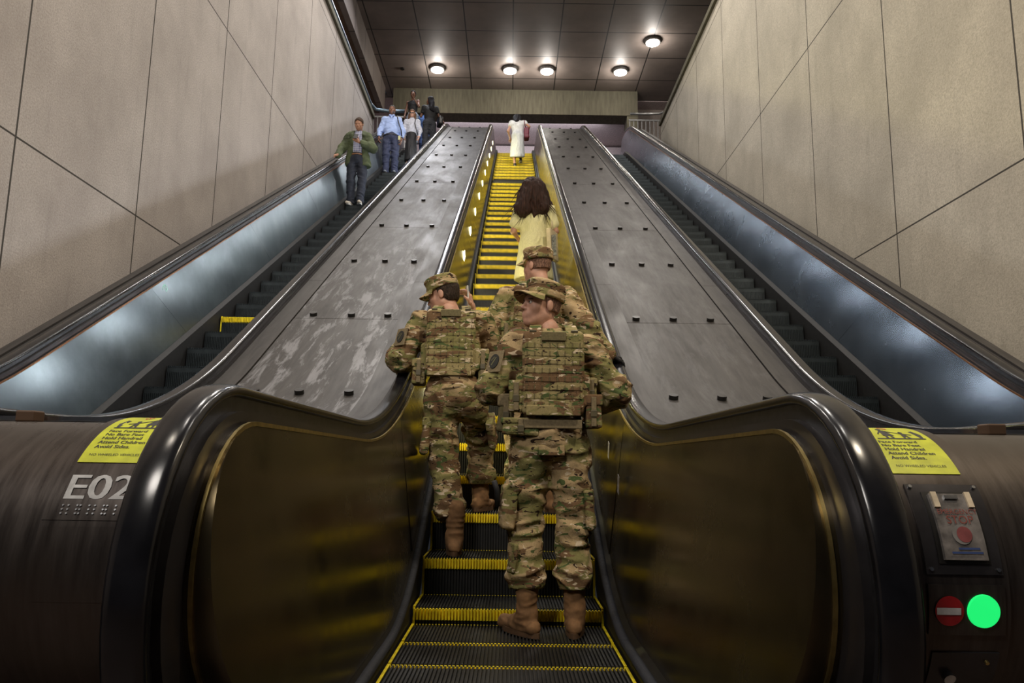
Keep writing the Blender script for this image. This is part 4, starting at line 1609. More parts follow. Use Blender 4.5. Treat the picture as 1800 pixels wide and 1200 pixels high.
def plate_carrier(o, J, seed=0, pouches=(), lean=0.0, yaw=0.0, mat=None):
    """vest with back plate, webbing rows, shoulder straps, side bands and pouches"""
    mat = mat or VESTM
    c = J['chest'] + np.array([0, 0, -0.02])
    rmv = rotm(yaw, lean, 0)

    def L(x, y, z): return c + rmv @ np.array([x, y, z])
    prs = [B(L(0, -0.145, -0.015), (0.155, 0.030, 0.215), 0.028, rmv), B(L(0, 0.135, -0.015), (0.150, 0.030, 0.20), 0.028, rmv),
           B(L(-0.165, -0.01, -0.10), (0.022, 0.13, 0.085), 0.02, rmv), B(L(0.165, -0.01, -0.10), (0.022, 0.13, 0.085), 0.02, rmv)]
    fn = wr(blend(prs, 0.02), 0.003, (14, 14, 14), off=seed)
    lo, hi = bounds(prs, 0.03)
    v = mesh_obj('plate_carrier', [(fn, lo, hi, 0.008)], mat, o)
    m = MB()
    for i in range(8):
        z = 0.125 - i * 0.043
        m.box(L(0, -0.1765, z), (0.290, 0.005, 0.028), rmv)
    m.build('webbing_rows', mat, v, bevel=0.002)
    m = MB()
    for i in range(8):
        z = 0.125 - i * 0.043
        for k in range(8):
            m.box(L(-0.133 + k * 0.038, -0.1815, z), (0.003, 0.004, 0.025), rmv)
    m.build('stitching', M_WEB, v)
    MB().box(L(0.0, -0.184, 0.168), (0.125, 0.008, 0.045), rmv).build('name_panel', M_WEB, v, bevel=0.003)
    MB().box(L(0.0, -0.182, -0.205), (0.27, 0.012, 0.05), rmv).build('cable_flap', mat, v, bevel=0.004)
    for sx in (-1, 1):
        pts = []
        for k in range(9):
            a = R(-20 + k * 27.5)
            pts.append(L(sx * (0.105 - 0.02 * math.sin(max(a, 0))), -0.150 * math.cos(a), 0.155 + 0.090 * math.sin(max(a, 0))))
        G = np.zeros((len(pts), 2, 3))
        for k, q in enumerate(pts):
            G[k, 0] = q + rmv @ np.array([-0.030, 0, 0]); G[k, 1] = q + rmv @ np.array([0.030, 0, 0])
        if sx < 0:
            G = G[:, ::1]
        st = MB().grid(G, 0.012).build('shoulder_strap', mat, v, auto=60)
        MB().box(L(sx * 0.105, -0.166, 0.190), (0.036, 0.010, 0.026), rotm(yaw, lean + 20, 0)).build('buckle', M_BUCKLE, st, bevel=0.004)
    for (x, y, z, w_, d_, h_, kind) in pouches:
        p = MB().box(L(x, y, z), (w_, d_, h_), rmv @ rotm(0, 0, random.uniform(-5, 5)), 0.92).build('pouch', mat if kind != 'o' else M_WEB, v, bevel=0.014)
        out = -1 if y < -0.05 else 0
        sx = 1 if x > 0 else -1
        MB().box(L(x, y, z + h_ * 0.36), (w_ * 1.06, d_ * 1.08, h_ * 0.34), rmv).build('pouch_flap', mat if kind != 'o' else M_WEBT, p, bevel=0.008)
        MB().box(L(x, y - d_ * 0.55, z + 0.0), (0.026, 0.010, h_ * 0.9), rmv).build('pouch_strap', M_WEBT, p, bevel=0.003)
        MB().box(L(x, y - d_ * 0.60, z - 0.01), (0.032, 0.010, 0.035), rmv).build('pouch_buckle', M_BUCKLE, p, bevel=0.003)
    return v


def arm_patch(o, c, nrm, up=(0, 0, 1)):
    n = np.array(nrm, float); n /= np.linalg.norm(n)
    u = np.cross(np.array(up, float), n); u /= np.linalg.norm(u); v = np.cross(n, u)
    c = np.array(c, float)
    rmx = np.stack([u, v, n], 1)
    m = MB(); m.box(c, (0.10, 0.12, 0.006), rmx)
    sp = m.build('sleeve_panel', M_WEBT, o, bevel=0.003)
    m = MB(); k = 24
    vtx = [c + n * 0.008 + u * 0.030 * math.cos(2 * math.pi * i / k) + v * 0.040 * math.sin(2 * math.pi * i / k) for i in range(k)]
    vtx += [q - n * 0.008 for q in vtx]
    m.add(vtx, [tuple(range(k))] + [(i, (i + 1) % k, k + (i + 1) % k, k + i) for i in range(k)])
    e = m.build('unit_patch', plain('patch_black', (0.02, 0.02, 0.018), 0.7), sp)
    m = MB()
    for a, b, w_ in (((-0.012, -0.022), (0.012, 0.022), 0.007), ((-0.018, 0.004), (0.0, 0.024), 0.005)):
        d = np.array([b[0] - a[0], b[1] - a[1]]); d /= np.linalg.norm(d); pn = np.array([-d[1], d[0]]) * w_ / 2
        q = [np.array(a) + pn, np.array(b) + pn, np.array(b) - pn, np.array(a) - pn]
        m.add([c + n * 0.0095 + u * t[0] + v * t[1] for t in q], [(0, 1, 2, 3)])
    m.build('patch_emblem', plain('patch_olive', (0.13, 0.12, 0.06), 0.8), e)


def cargo_pocket(o, mat, c, rm, sz=(0.05, 0.15, 0.19), open_=False):
    pr = [B(c, (sz[0] / 2, sz[1] / 2, sz[2] / 2), 0.02, rm)]
    lo, hi = bounds(pr, 0.03)
    p = mesh_obj('cargo_pocket', [(wr(blend(pr, 0.02), 0.006, (12, 12, 16), off=1.0), lo, hi, 0.007)], mat, o)
    if not open_:
        MB().box(np.array(c) + np.array(rm) @ np.array([0, 0, sz[2] * 0.42]), (sz[0] * 1.15, sz[1] * 1.08, 0.055), rm).build('pocket_flap', mat, p, bevel=0.008)
    else:
        MB().box(np.array(c) + np.array(rm) @ np.array([0.01, -sz[1] * 0.30, sz[2] * 0.46]), (sz[0] * 1.0, sz[1] * 0.5, 0.05), np.array(rm) @ rotm(0, 25, 30)).build('pocket_flap', mat, p, bevel=0.006)
    return p


# --- A: right-hand one, looking back over the left shoulder
J = joints(1.0)
J.update({k: np.array(v, float) for k, v in dict(
    pelvis=(0.0, 0.02, 0.99), chest=(0.005, 0.03, 1.32), neck=(-0.015, 0.03, 1.51), head=(-0.050, 0.035, 1.660),
    shl=(-0.175, 0.03, 1.455), shr=(0.195, 0.03, 1.440), ell=(-0.305, 0.02, 1.215), elr=(0.345, 0.03, 1.205),
    wrl=(-0.155, 0.235, 1.20), wrr=(0.215, 0.235, 1.13), hil=(-0.10, 0.02, 0.93), hir=(0.10, 0.02, 0.93),
    knl=(-0.125, 0.06, 0.52), knr=(0.115, 0.05, 0.52), anl=(-0.115, 0.0, 0.10), anr=(0.125, 0.02, 0.10)).items()})
RM = rotm(118, 2, 0) @ rotm(0, 3, -3)
hands = [hand_prims(J['wrl'], (0.8, 0.5, 0.0), (0, 0.3, -1), 1, 40), hand_prims(J['wrr'], (-0.6, 0.6, -0.1), (0, 0.2, -1), -1, 45)]
A = figure('soldier in camouflage, right of the pair, looking back over the left shoulder', (0.205, 3.92, 0.012), 0, J, SKIN_P, RM, hands=hands,
           toes=dict(l=(-0.55, 0.8, 0), r=(0.12, 1, 0)), hres=0.0035)
top_garment(A, 'field_jacket', CAMO1, J, sleeve='long', hem=0.93, r=1.03, arm_r=1.28, amp=0.012, h=0.008, seed=1.0, neck_z=0.035)
tr = trousers(A, 'combat_trousers', CAMO1, J, r=1.06, amp=0.013, h=0.008, seed=2.0, cuff=0.21, blouse=True)
cargo_pocket(tr, CAMO1, (-0.215, 0.02, 0.62), rotm(8, 0, 4), (0.07, 0.17, 0.22), True)
cargo_pocket(tr, CAMO1, (0.205, 0.03, 0.60), rotm(-8, 0, -4), (0.04, 0.16, 0.19))
cargo_pocket(tr, CAMO1, (-0.19, -0.03, 0.36), rotm(20, 0, 4), (0.02, 0.10, 0.13))
MB().box((0.0, -0.105, 0.90), (0.13, 0.012, 0.05), rotm(0, 0, 0)).build('back_pocket_flap', CAMO1, tr, bevel=0.004)
pz = plate_carrier(A, J, 1.0, (( -0.185, -0.135, -0.135, 0.075, 0.055, 0.155, 'c'), (-0.235, -0.04, -0.215, 0.085, 0.09, 0.19, 'o'), (-0.16, -0.11, -0.285, 0.19, 0.09, 0.085, 'c'),
                               (0.205, -0.09, -0.205, 0.085, 0.10, 0.165, 'c'), (0.20, -0.02, -0.10, 0.06, 0.12, 0.14, 'c')))
MB().box((0, -0.125, 1.03), (0.30, 0.012, 0.045)).build('belt', M_WEBT, tr, bevel=0.004)
patrol_cap(A, J['head'], RM, CAMO1, 1.02, tilt=4)
hair_cap(A, 'hair', HAIR_BL, J['head'], RM, 1.0, thick=0.0015, back=-0.03, h=0.0045, amp=0.0008, fr=(80, 80, 80))
hcA = J['head']
mm = MB()
mm.tube([hcA + RM @ np.array([x, 0.0965 - abs(x) * 0.35, -0.0475 - abs(x) * 0.25]) for x in np.linspace(-0.024, 0.024, 9)], 0.0042, 8)
mm.build('moustache', plain('moustache', (0.13, 0.075, 0.04), 0.8), A, smooth=True)
mm = MB()
for sx in (-1, 1):
    mm.tube([hcA + RM @ np.array([sx * x, 0.094 - (x - 0.03) ** 2 * 9 - max(x - 0.03, 0) * 0.5, 0.020 - (x - 0.03) ** 2 * 8]) for x in np.linspace(0.012, 0.047, 7)], 0.0034, 8)
mm.build('eyebrows', plain('brow', (0.09, 0.055, 0.035), 0.8), A, smooth=True)
arm_patch(A, J['shl'] * 0.5 + J['ell'] * 0.5 + np.array([-0.052, -0.066, 0.015]), (-0.62, -0.75, 0.30))
for q, td in (('l', (-0.55, 0.8, 0)), ('r', (0.12, 1, 0))):
    shoe(A, 'boot', M_SUEDE, M_SOLE, J['an' + q], td, 1.04, high=0.16, L=0.285, amp=0.004, h=0.006)
hands_g = hand_prims(J['wrr'], (-0.6, 0.6, -0.1), (0, 0.2, -1), -1, 45, s=1.12)
lo, hi = bounds(hands_g, 0.02)
mesh_obj('glove', [(blend(hands_g, 0.01), lo, hi, 0.006)], M_BLACK, A)
# radio-like dark tool sticking out of the open pocket
t = MB().tube([(-0.265, -0.03, 0.62), (-0.27, -0.04, 0.70), (-0.285, -0.05, 0.745)], 0.014, 10)
o = t.build('flashlight', M_BLACK, None, smooth=True); o.location = (0.205, 3.92, 0.012)
tag(o, 'black torch handle sticking out of the thigh pocket of the soldier looking back', 'torch')

# --- B: left-hand one with a phone at the ear
J = joints(1.0)
bx, by, bz = -0.33, 4.70, 0.300
J.update({k: np.array(v, float) for k, v in dict(
    pelvis=(-0.02, 0.08, 0.99), chest=(-0.055, 0.14, 1.31), neck=(-0.085, 0.16, 1.495), head=(-0.125, 0.20, 1.630),
    shl=(-0.255, 0.13, 1.435), shr=(0.125, 0.16, 1.455), ell=(-0.385, 0.10, 1.195), elr=(0.225, 0.30, 1.235),
    wrl=(-0.372, 0.285, 1.135), wrr=(0.060, 0.285, 1.555), hil=(-0.115, 0.08, 0.93), hir=(0.075, 0.09, 0.93),
    knl=(-0.085, 0.12, 0.53), knr=(0.135, 0.36, 0.66), anl=(0.0, 0.0, 0.10), anr=(0.135, 0.40, 0.335)).items()})
RM = rotm(74, -14, 0)
hl = hand_prims(J['wrl'], (0.0, 0.95, 0.12), (0.30, 0, -1), 1, 30)
hr = hand_prims(J['wrr'], (-0.25, -0.1, 0.95), (-0.9, -0.3, 0.0), 1, 30, spread=5)
Bp = figure('soldier in camouflage at the left handrail, lifting a hand to the ear', (bx, by, bz), 0, J, SKIN_P, RM, hands=[hl, hr],
            toes=dict(l=(-0.1, 1, 0), r=(0.25, 1, 0)), hres=0.0035)
top_garment(Bp, 'field_jacket', CAMO2, J, sleeve='long', hem=0.88, r=1.04, arm_r=1.26, amp=0.012, h=0.008, seed=6.0, neck_z=0.03, flare=0.015)
tr = trousers(Bp, 'combat_trousers', CAMO2, J, r=1.04, amp=0.013, h=0.008, seed=4.0, cuff=0.20, blouse=True)
cargo_pocket(tr, CAMO2, (-0.205, 0.10, 0.70), rotm(5, 0, 5), (0.05, 0.17, 0.22))
cargo_pocket(tr, CAMO2, (0.21, 0.20, 0.74), rotm(-5, 30, -5), (0.04, 0.15, 0.18))
plate_carrier(Bp, J, 3.0, ((-0.195, -0.075, -0.195, 0.085, 0.10, 0.16, 'c'), (0.205, -0.06, -0.15, 0.07, 0.12, 0.20, 'c')), lean=-4)
patrol_cap(Bp, J['head'], RM, CAMO2, 1.0, tilt=-6)
ears_hair(Bp, J, RM, HAIR_BR, back=-0.055, thick=0.006)
arm_patch(Bp, J['shl'] * 0.5 + J['ell'] * 0.5 + np.array([-0.055, -0.062, 0.012]), (-0.66, -0.72, 0.28))
for q, td in (('l', (-0.1, 1, 0)), ('r', (0.35, 1, 0))):
    shoe(Bp, 'boot', M_SUEDE, M_SOLE, J['an' + q], td, 1.04, high=0.17, L=0.285, amp=0.004, h=0.006)
ph = MB().box((bx + 0.030, by + 0.262, bz + 1.640), (0.009, 0.072, 0.148), rotm(10, 8, -6)).build('smartphone', plain('white_phone', (0.75, 0.75, 0.70), 0.25), bevel=0.003)
tag(ph, 'pale phone held to the ear by the soldier at the left handrail', 'phone')

# --- C: rear one, hand on the right handrail
J = joints(1.0)
cx_, cy_, cz_ = 0.165, 5.12, 0.525
J.update({k: np.array(v, float) for k, v in dict(
    pelvis=(0.0, 0.02, 0.99), chest=(0.0, 0.02, 1.33), neck=(0.0, 0.03, 1.52), head=(0.005, 0.05, 1.680),
    shl=(-0.195, 0.02, 1.45), shr=(0.200, 0.02, 1.45), ell=(-0.315, 0.00, 1.20), elr=(0.355, -0.06, 1.225),
    wrl=(-0.22, 0.24, 1.13), wrr=(0.490, -0.060, 1.040), hil=(-0.10, 0.02, 0.93), hir=(0.10, 0.02, 0.93),
    knl=(-0.11, 0.06, 0.52), knr=(0.11, 0.05, 0.52), anl=(-0.11, 0.0, 0.10), anr=(0.11, 0.02, 0.10)).items()})
RM = rotm(48, -4, 0)
hl = hand_prims(J['wrl'], (0.6, 0.6, 0.0), (0, 0, -1), 1, 40)
hr = hand_prims(J['wrr'], (0.45, 0.75, 0.0), (-0.1, 0.0, -1), -1, 38)
Cp = figure('soldier in camouflage standing behind the other two with a black glove on the right handrail', (cx_, cy_, cz_), 0, J, SKIN_P, RM, hands=[hl, hr], hres=0.0035)
top_garment(Cp, 'field_jacket', CAMO3, J, sleeve='long', hem=0.90, r=1.06, arm_r=1.26, amp=0.012, h=0.009, seed=9.0, neck_z=0.035)
trousers(Cp, 'combat_trousers', CAMO3, J, r=1.05, amp=0.012, h=0.010, seed=5.0, cuff=0.20, blouse=True)
plate_carrier(Cp, J, 5.0, ((-0.205, -0.06, -0.15, 0.07, 0.12, 0.20, 'c'), (0.205, -0.06, -0.15, 0.07, 0.12, 0.20, 'c')))
cp = patrol_cap(Cp, J['head'], RM, CAMO3, 1.02, tilt=2)
hair_cap(Cp, 'hair', HAIR_BL, J['head'], RM, 1.0, thick=0.0015, back=-0.03, h=0.0045, amp=0.0008, fr=(80, 80, 80))
tv, tf = text_mesh('PAN', 0.024)
m = MB()
cpos = J['head']
pts = []
for p in tv:
    a = R(-118) + (p[0]) / 0.104 - R(12)
    q = np.array([0.0965 * math.cos(a), -0.010 + 0.1155 * math.sin(a), 0.042 + p[1]]) * 1.02
    pts.append(cpos + RM @ rotm(0, 2, 0) @ q)
m.add(pts, tf).build('name_lettering', M_INK, cp)
glv = hand_prims(J['wrr'], (0.45, 0.75, 0.0), (-0.1, 0.0, -1), -1, 38, s=1.14)
lo, hi = bounds(glv, 0.02)
mesh_obj('glove', [(blend(glv, 0.01), lo, hi, 0.005)], M_BLACK, Cp)
for q in 'lr':
    shoe(Cp, 'boot', M_SUEDE, M_SOLE, J['an' + q], (0, 1, 0), 1.04, high=0.16, L=0.28, h=0.008)

# ------------------------------------------------------------------ other riders
M_LEATHER = plain('black_leather', (0.015, 0.014, 0.014), 0.35)
M_SHOE = plain('dark_shoe', (0.03, 0.022, 0.018), 0.45)
M_PALESHOE = plain('pale_shoe', (0.45, 0.40, 0.33), 0.6)
M_WSOLE = plain('white_sole', (0.6, 0.6, 0.58), 0.6)
HAIR_DB = hair_mat('long_dark_brown_hair', (0.036, 0.015, 0.010))
HAIR_K = hair_mat('long_black_hair', (0.018, 0.016, 0.020))

# woman with windblown brown hair, back to the camera
J = joints(0.94)
s = 0.94
J['head'] = np.array([-0.01, 0.03, 1.545]); J['ell'] = np.array([-0.235, -0.02, 1.06]); J['wrl'] = np.array([-0.15, 0.16, 0.98])
J['elr'] = np.array([0.245, -0.01, 1.07]); J['wrr'] = np.array([0.20, 0.16, 1.04])
pY = 8.13; pb = (0.215, pY, step_z(7.73) + 0.232 - 0.0)
kk = round((pY - 3.33) / 0.4 - 0.5); yn = 3.33 + 0.4 * kk
pb = (0.235, yn + 0.2, step_z(yn) + 0.012)
RM = rotm(-8, -6, 0)
hl = hand_prims(J['wrl'], (0.5, 0.8, 0), (0, 0, -1), 1, 40, s=0.9); hr = hand_prims(J['wrr'], (-0.3, 0.9, 0.0), (-1, 0, 0), -1, 50, s=0.9)
W1 = figure('woman with long windblown brown hair and a pale yellow dress, back turned', pb, 0, J, SKIN_T, RM, s=s, female=True, hands=[hl, hr], hres=0.006, hand_h=0.006)
DR = plain('pale_yellow_cloth', (0.66, 0.62, 0.34), 0.85, var=0.10, nscale=9, stretch=(30, 30, 1), bstr=0.4)
pr = [E(J['chest'], (0.165, 0.115, 0.18)), C(J['shl'], J['shr'], 0.060), E(J['pelvis'] + (0, 0, 0.16), (0.150, 0.12, 0.18)),
      C(J['pelvis'], (0, 0.0, 0.52), 0.165, 0.215), C(J['shl'], J['shl'] * 0.35 + J['ell'] * 0.65, 0.060, 0.066), C(J['shr'], J['shr'] * 0.35 + J['elr'] * 0.65, 0.060, 0.066)]
lo, hi = bounds(pr, 0.03)
mesh_obj('dress', [(cut(wr(blend(pr, 0.05), 0.011, (14, 14, 5), off=2.0), ((0, 0, 0.50), (0, 0, -1)), (J['neck'] + np.array([0, 0, 0.0]), (0, 0, 1))), lo, hi, 0.010)], DR, W1)
hd = J['head']
ex = [E(hd + (0, -0.02, 0.03), (0.130, 0.130, 0.125)), C(hd + (-0.02, -0.06, 0.02), hd + (-0.11, -0.13, -0.24), 0.125, 0.105), C(hd + (0.04, -0.07, -0.03), hd + (0.09, -0.12, -0.22), 0.115, 0.085),
      C(hd + (-0.08, -0.04, 0.02), hd + (-0.18, -0.08, -0.20), 0.07, 0.045),
      C(hd + (0.07, -0.05, 0.0), hd + (0.20, -0.05, -0.17), 0.065, 0.022), C(hd + (-0.06, -0.06, -0.08), hd + (-0.155, -0.08, -0.25), 0.06, 0.028),
      C(hd + (-0.07, -0.12, -0.22), hd + (-0.10, -0.13, -0.33), 0.050, 0.012), C(hd + (0.02, -0.13, -0.24), hd + (0.00, -0.14, -0.34), 0.045, 0.010)]
lo, hi = bounds(ex, 0.04)
hr_ = mesh_obj('hair', [(wr(blend(ex, 0.04), 0.016, (34, 34, 6), off=3.0, ridge=False), lo, hi, 0.007)], HAIR_DB, W1)
m = MB()
for i in range(190):
    a = rng.uniform(-1.1, 1); st = hd + np.array([a * 0.14, -0.08 - rng.uniform(0, 0.05), rng.uniform(-0.22, 0.03)])
    dd = np.array([a * 0.5 + rng.uniform(-.45, .35), rng.uniform(-.25, .1), -1.0]) * rng.uniform(0.10, 0.26)
    pts = [st + dd * t + np.array([math.sin(t * 3 + i) * 0.012, 0, 0]) for t in np.linspace(0, 1, 6)]
    m.tube(pts, 0.006, 4, 0.001)
m.build('loose_strands', HAIR_DB, hr_, smooth=True)
for q in 'lr':
    shoe(W1, 'shoe', M_SHOE, M_SOLE, J['an' + q], (0, 1, 0), 0.9, h=0.009, L=0.25)
# tote with a newspaper, held in the right hand
m = MB(); bagc = np.array([pb[0] + 0.20, pb[1] - 0.17, pb[2] + 0.86])
m.box(bagc, (0.05, 0.22, 0.34), rotm(-25, 0, -3), 1.04)
bg = m.build('tote_bag', plain('cream_canvas', (0.50, 0.42, 0.26), 0.8, nscale=12), bevel=0.01)
tag(bg, 'cream tote bag with dark print carried by the woman in yellow', 'bag')
MB().box(bagc + np.array([0.012, -0.112, -0.03]), (0.05, 0.004, 0.24), rotm(-25, 0, -3)).build('dark_print', plain('grey_print', (0.10, 0.10, 0.09), 0.8, var=0.8, nscale=40), bg)
MB().tube([bagc + np.array([0, -0.06, 0.16]), bagc + np.array([-0.01, -0.05, 0.26]), bagc + np.array([-0.01, 0.03, 0.26]), bagc + np.array([0, 0.05, 0.16])], 0.007, 8).build('bag_strap', plain('cream_canvas', (0.50, 0.42, 0.26), 0.8), bg, smooth=True)

# woman in white near the top
J = joints(0.94)
J['chest'] = np.array([0.0, 0.10, 1.19]); J['neck'] = np.array([0, 0.20, 1.36]); J['head'] = np.array([-0.02, 0.27, 1.455])
J['shl'] = np.array([-0.165, 0.14, 1.31]); J['shr'] = np.array([0.165, 0.14, 1.33]); J['ell'] = np.array([-0.25, 0.10, 1.06]); J['wrl'] = np.array([-0.19, 0.26, 0.92])
J['elr'] = np.array([0.30, 0.06, 1.18]); J['wrr'] = np.array([0.27, 0.18, 1.02])
J['pelvis'] = np.array([0, 0.02, 0.92]); J['knr'] = np.array([0.10, 0.22, 0.60]); J['anr'] = np.array([0.09, 0.20, 0.32]); J['anl'] = np.array([-0.06, 0.0, 0.10])
kk = round((18.7 - 3.33) / 0.4 - 0.5); yn = 3.33 + 0.4 * kk
pb = (0.07, yn + 0.18, step_z(yn) + 0.012)
RM = rotm(5, -30, 0)
hands = [hand_prims(J['wrl'], (0.2, 0.9, -0.2), (0, 0, -1), 1, 35, s=0.9), hand_prims(J['wrr'], (-0.2, 0.8, -0.4), (0, 0, -1), -1, 35, s=0.9)]
W2 = figure('woman in white top and long pale skirt climbing near the top', pb, 0, J, SKIN_P, RM, s=0.94, female=True, hands=hands, hres=0.009, hand_h=0.008,
            toes=dict(l=(0, 1, 0), r=(0, 1, 0)))
WH = plain('white_blouse', (0.74, 0.76, 0.78), 0.8, nscale=10, bstr=0.2)
top_garment(W2, 'white_top', WH, J, s=0.94, sleeve=0.35, hem=0.86, amp=0.008, h=0.012, seed=1.2, r=0.98)
SK = plain('pale_skirt', (0.60, 0.63, 0.66), 0.85, var=0.12, nscale=8, stretch=(30, 30, 1), bstr=0.3)
pr = [C((0, 0.02, 0.88), (0.0, 0.04, 0.34), 0.150, 0.190), E((0, 0.0, 0.88), (0.155, 0.13, 0.12))]
lo, hi = bounds(pr, 0.03)
mesh_obj('skirt', [(cut(wr(blend(pr, 0.03), 0.012, (16, 16, 3), off=1.0), ((0, 0, 0.30), (0, 0.35, -1)), ((0, 0, 0.98), (0, 0, 1))), lo, hi, 0.013)], SK, W2)
hd = J['head']
ex = [E(hd + (0, -0.01, 0.03), (0.110, 0.120, 0.115)), C(hd + (0, -0.07, 0.02), hd + (0.0, -0.20, -0.15), 0.10, 0.07), C(hd + (0.03, -0.10, -0.05), hd + (0.07, -0.17, -0.15), 0.05, 0.02)]
lo, hi = bounds(ex, 0.03)
mesh_obj('hair', [(wr(blend(ex, 0.03), 0.009, (30, 30, 8), off=1.0, ridge=False), lo, hi, 0.011)], HAIR_K, W2)
for q in 'lr':
    shoe(W2, 'shoe', M_SHOE, M_WSOLE, J['an' + q], (0, 1, 0), 0.9, h=0.011, L=0.25)


def hang_bag(c, size, mat, label, strap=None, strap_mat=None, rm=None, round_=0.04):
    pr = [B(c, np.array(size) / 2, round_, rm)]
    lo, hi = bounds(pr, 0.03)
    b = mesh_obj('shoulder_bag', [(wr(blend(pr, 0.01), 0.006, (9, 9, 9), off=4.0), lo, hi, 0.012)], mat)
    tag(b, label, 'bag')
    if strap is not None:
        MB().tube(strap, 0.010, 6).build('bag_strap', strap_mat or mat, b, smooth=True)
    return b


px, py, pz = pb
hang_bag((px + 0.235, py + 0.10, pz + 0.98), (0.13, 0.26, 0.30), plain('dark_red_leather', (0.16, 0.025, 0.05), 0.5), 'dark red shoulder bag of the woman in white',
         [(px + 0.20, py + 0.02, pz + 1.10), (px + 0.175, py + 0.05, pz + 1.33), (px + 0.16, py + 0.13, pz + 1.385), (px + 0.20, py + 0.19, pz + 1.30), (px + 0.23, py + 0.17, pz + 1.10)])


def facing(base, rz):
    """point of a figure's own frame to the hall"""
    c, s_ = math.cos(rz), math.sin(rz)
    return lambda p: (base[0] + c * p[0] - s_ * p[1], base[1] + s_ * p[0] + c * p[1], base[2] + p[2])


def on_step(y, x):
    k = round((y - 3.33) / 0.4 - 0.5); yn = 3.33 + 0.4 * k
    return (x, yn + 0.2, step_z(yn) + 0.012)


# man in the green jacket, phone in hand (facing the camera)
J = joints(1.0)
J['head'] = np.array([-0.005, 0.05, 1.645]); J['elr'] = np.array([0.30, 0.02, 1.17]); J['wrr'] = np.array([0.345, 0.17, 0.965])
J['ell'] = np.array([-0.29, 0.03, 1.16]); J['wrl'] = np.array([-0.06, 0.25, 1.20])
J['anl'] = np.array([-0.09, 0.04, 0.10]); J['anr'] = np.array([0.10, -0.01, 0.10])
pb = on_step(13.95, -3.02)
pb = (pb[0], pb[1] - 0.06, pb[2])
RZ = math.pi
F = facing(pb, RZ)
RM = rotm(-4, -22, 0)
hands = [hand_prims(J['wrl'], (0.7, 0.3, 0.45), (0.3, -0.5, 0.5), -1, 45), hand_prims(J['wrr'], (0.05, 0.95, -0.25), (-0.2, 0, -1), -1, 25)]
G1 = figure('man in open green jacket and checked shirt looking down at a phone', pb, RZ, J, SKIN_T, RM, hands=hands, hres=0.007, hand_h=0.007, toes=dict(l=(-0.1, 1, 0), r=(0.2, 1, 0)))
top_garment(G1, 'checked_shirt', check_mat('blue_check', (0.48, 0.50, 0.62), (0.08, 0.09, 0.25), 0.042), J, sleeve='none', hem=0.93, r=0.93, amp=0.005, h=0.010)
trousers(G1, 'trousers', plain('navy_cloth', (0.018, 0.022, 0.036), 0.85, bstr=0.2), J, amp=0.010, h=0.011, cuff=0.06)
MB().tube([(0.165 * math.cos(a), 0.125 * math.sin(a), 1.015) for a in np.linspace(0, 2 * math.pi, 25)], 0.017, 6).build('belt', plain('brown_leather', (0.22, 0.10, 0.04), 0.5), G1, smooth=True)
GJ = plain('olive_green_jacket', (0.060, 0.078, 0.036), 0.8, var=0.25, nscale=7, bstr=0.3)
pr = [E(J['chest'], (0.205, 0.150, 0.20)), E((0, -0.01, 1.08), (0.200, 0.155, 0.22)), C((-0.13, 0, 1.0), (-0.16, 0, 0.82), 0.10, 0.10), C((0.13, 0, 1.0), (0.15, 0, 0.86), 0.09, 0.08), C(J['neck'] - np.array([0, 0, .07]), J['shl'], 0.085, 0.074), C(J['neck'] - np.array([0, 0, .07]), J['shr'], 0.085, 0.074),
      C(J['shl'], J['ell'], 0.080, 0.078), C(J['ell'], J['wrl'], 0.078, 0.055), C(J['shr'], J['elr'], 0.080, 0.075), C(J['elr'], J['wrr'], 0.073, 0.055),
      C((-0.08, 0.02, 1.48), (-0.10, 0.10, 1.40), 0.045, 0.04), C((0.08, 0.02, 1.48), (0.10, 0.10, 1.40), 0.045, 0.04), C((-0.08, -0.07, 1.49), (0.08, -0.07, 1.49), 0.045)]
jf = wr(blend(pr, 0.04), 0.012, (8, 8, 12), off=4.0)


def jacket(p):
    d = jf(p)
    op = np.maximum(np.abs(p[:, 0] + 0.01) - 0.085 + 0.03 * (p[:, 2] - 1.2), -(p[:, 1] - 0.02))      # open front
    inner = prim_d(E((0, 0.0, 1.30), (0.075, 0.2, 0.2)), p)
    d = np.maximum(d, -op * 0.9)
    d = np.maximum(d, (0.80 - p[:, 2]))
    nk = np.linalg.norm(p[:, :2] - np.array([0, 0.02]), axis=-1) - 0.062
    d = np.maximum(d, -np.maximum(nk, 1.42 - p[:, 2]))
    return d


lo, hi = bounds(pr, 0.03)
mesh_obj('green_jacket', [(jacket, lo, hi, 0.010)], GJ, G1)
hair_cap(G1, 'hair', hair_mat('greying_brown_hair', (0.075, 0.045, 0.03), (90, 90, 40)), J['head'], RM, 1.0, thick=0.010, back=-0.03, h=0.008)
for q, td in (('l', (-0.1, 1, 0)), ('r', (0.2, 1, 0))):
    shoe(G1, 'shoe', M_PALESHOE, M_WSOLE, J['an' + q], td, 1.0, h=0.009)
o = MB().box(F((-0.015, 0.335, 1.275)), (0.075, 0.012, 0.145), rotm(0, -35, 10)).build('smartphone', M_LEATHER, bevel=0.004)
tag(o, 'dark phone in the hand of the man in the green jacket', 'phone')

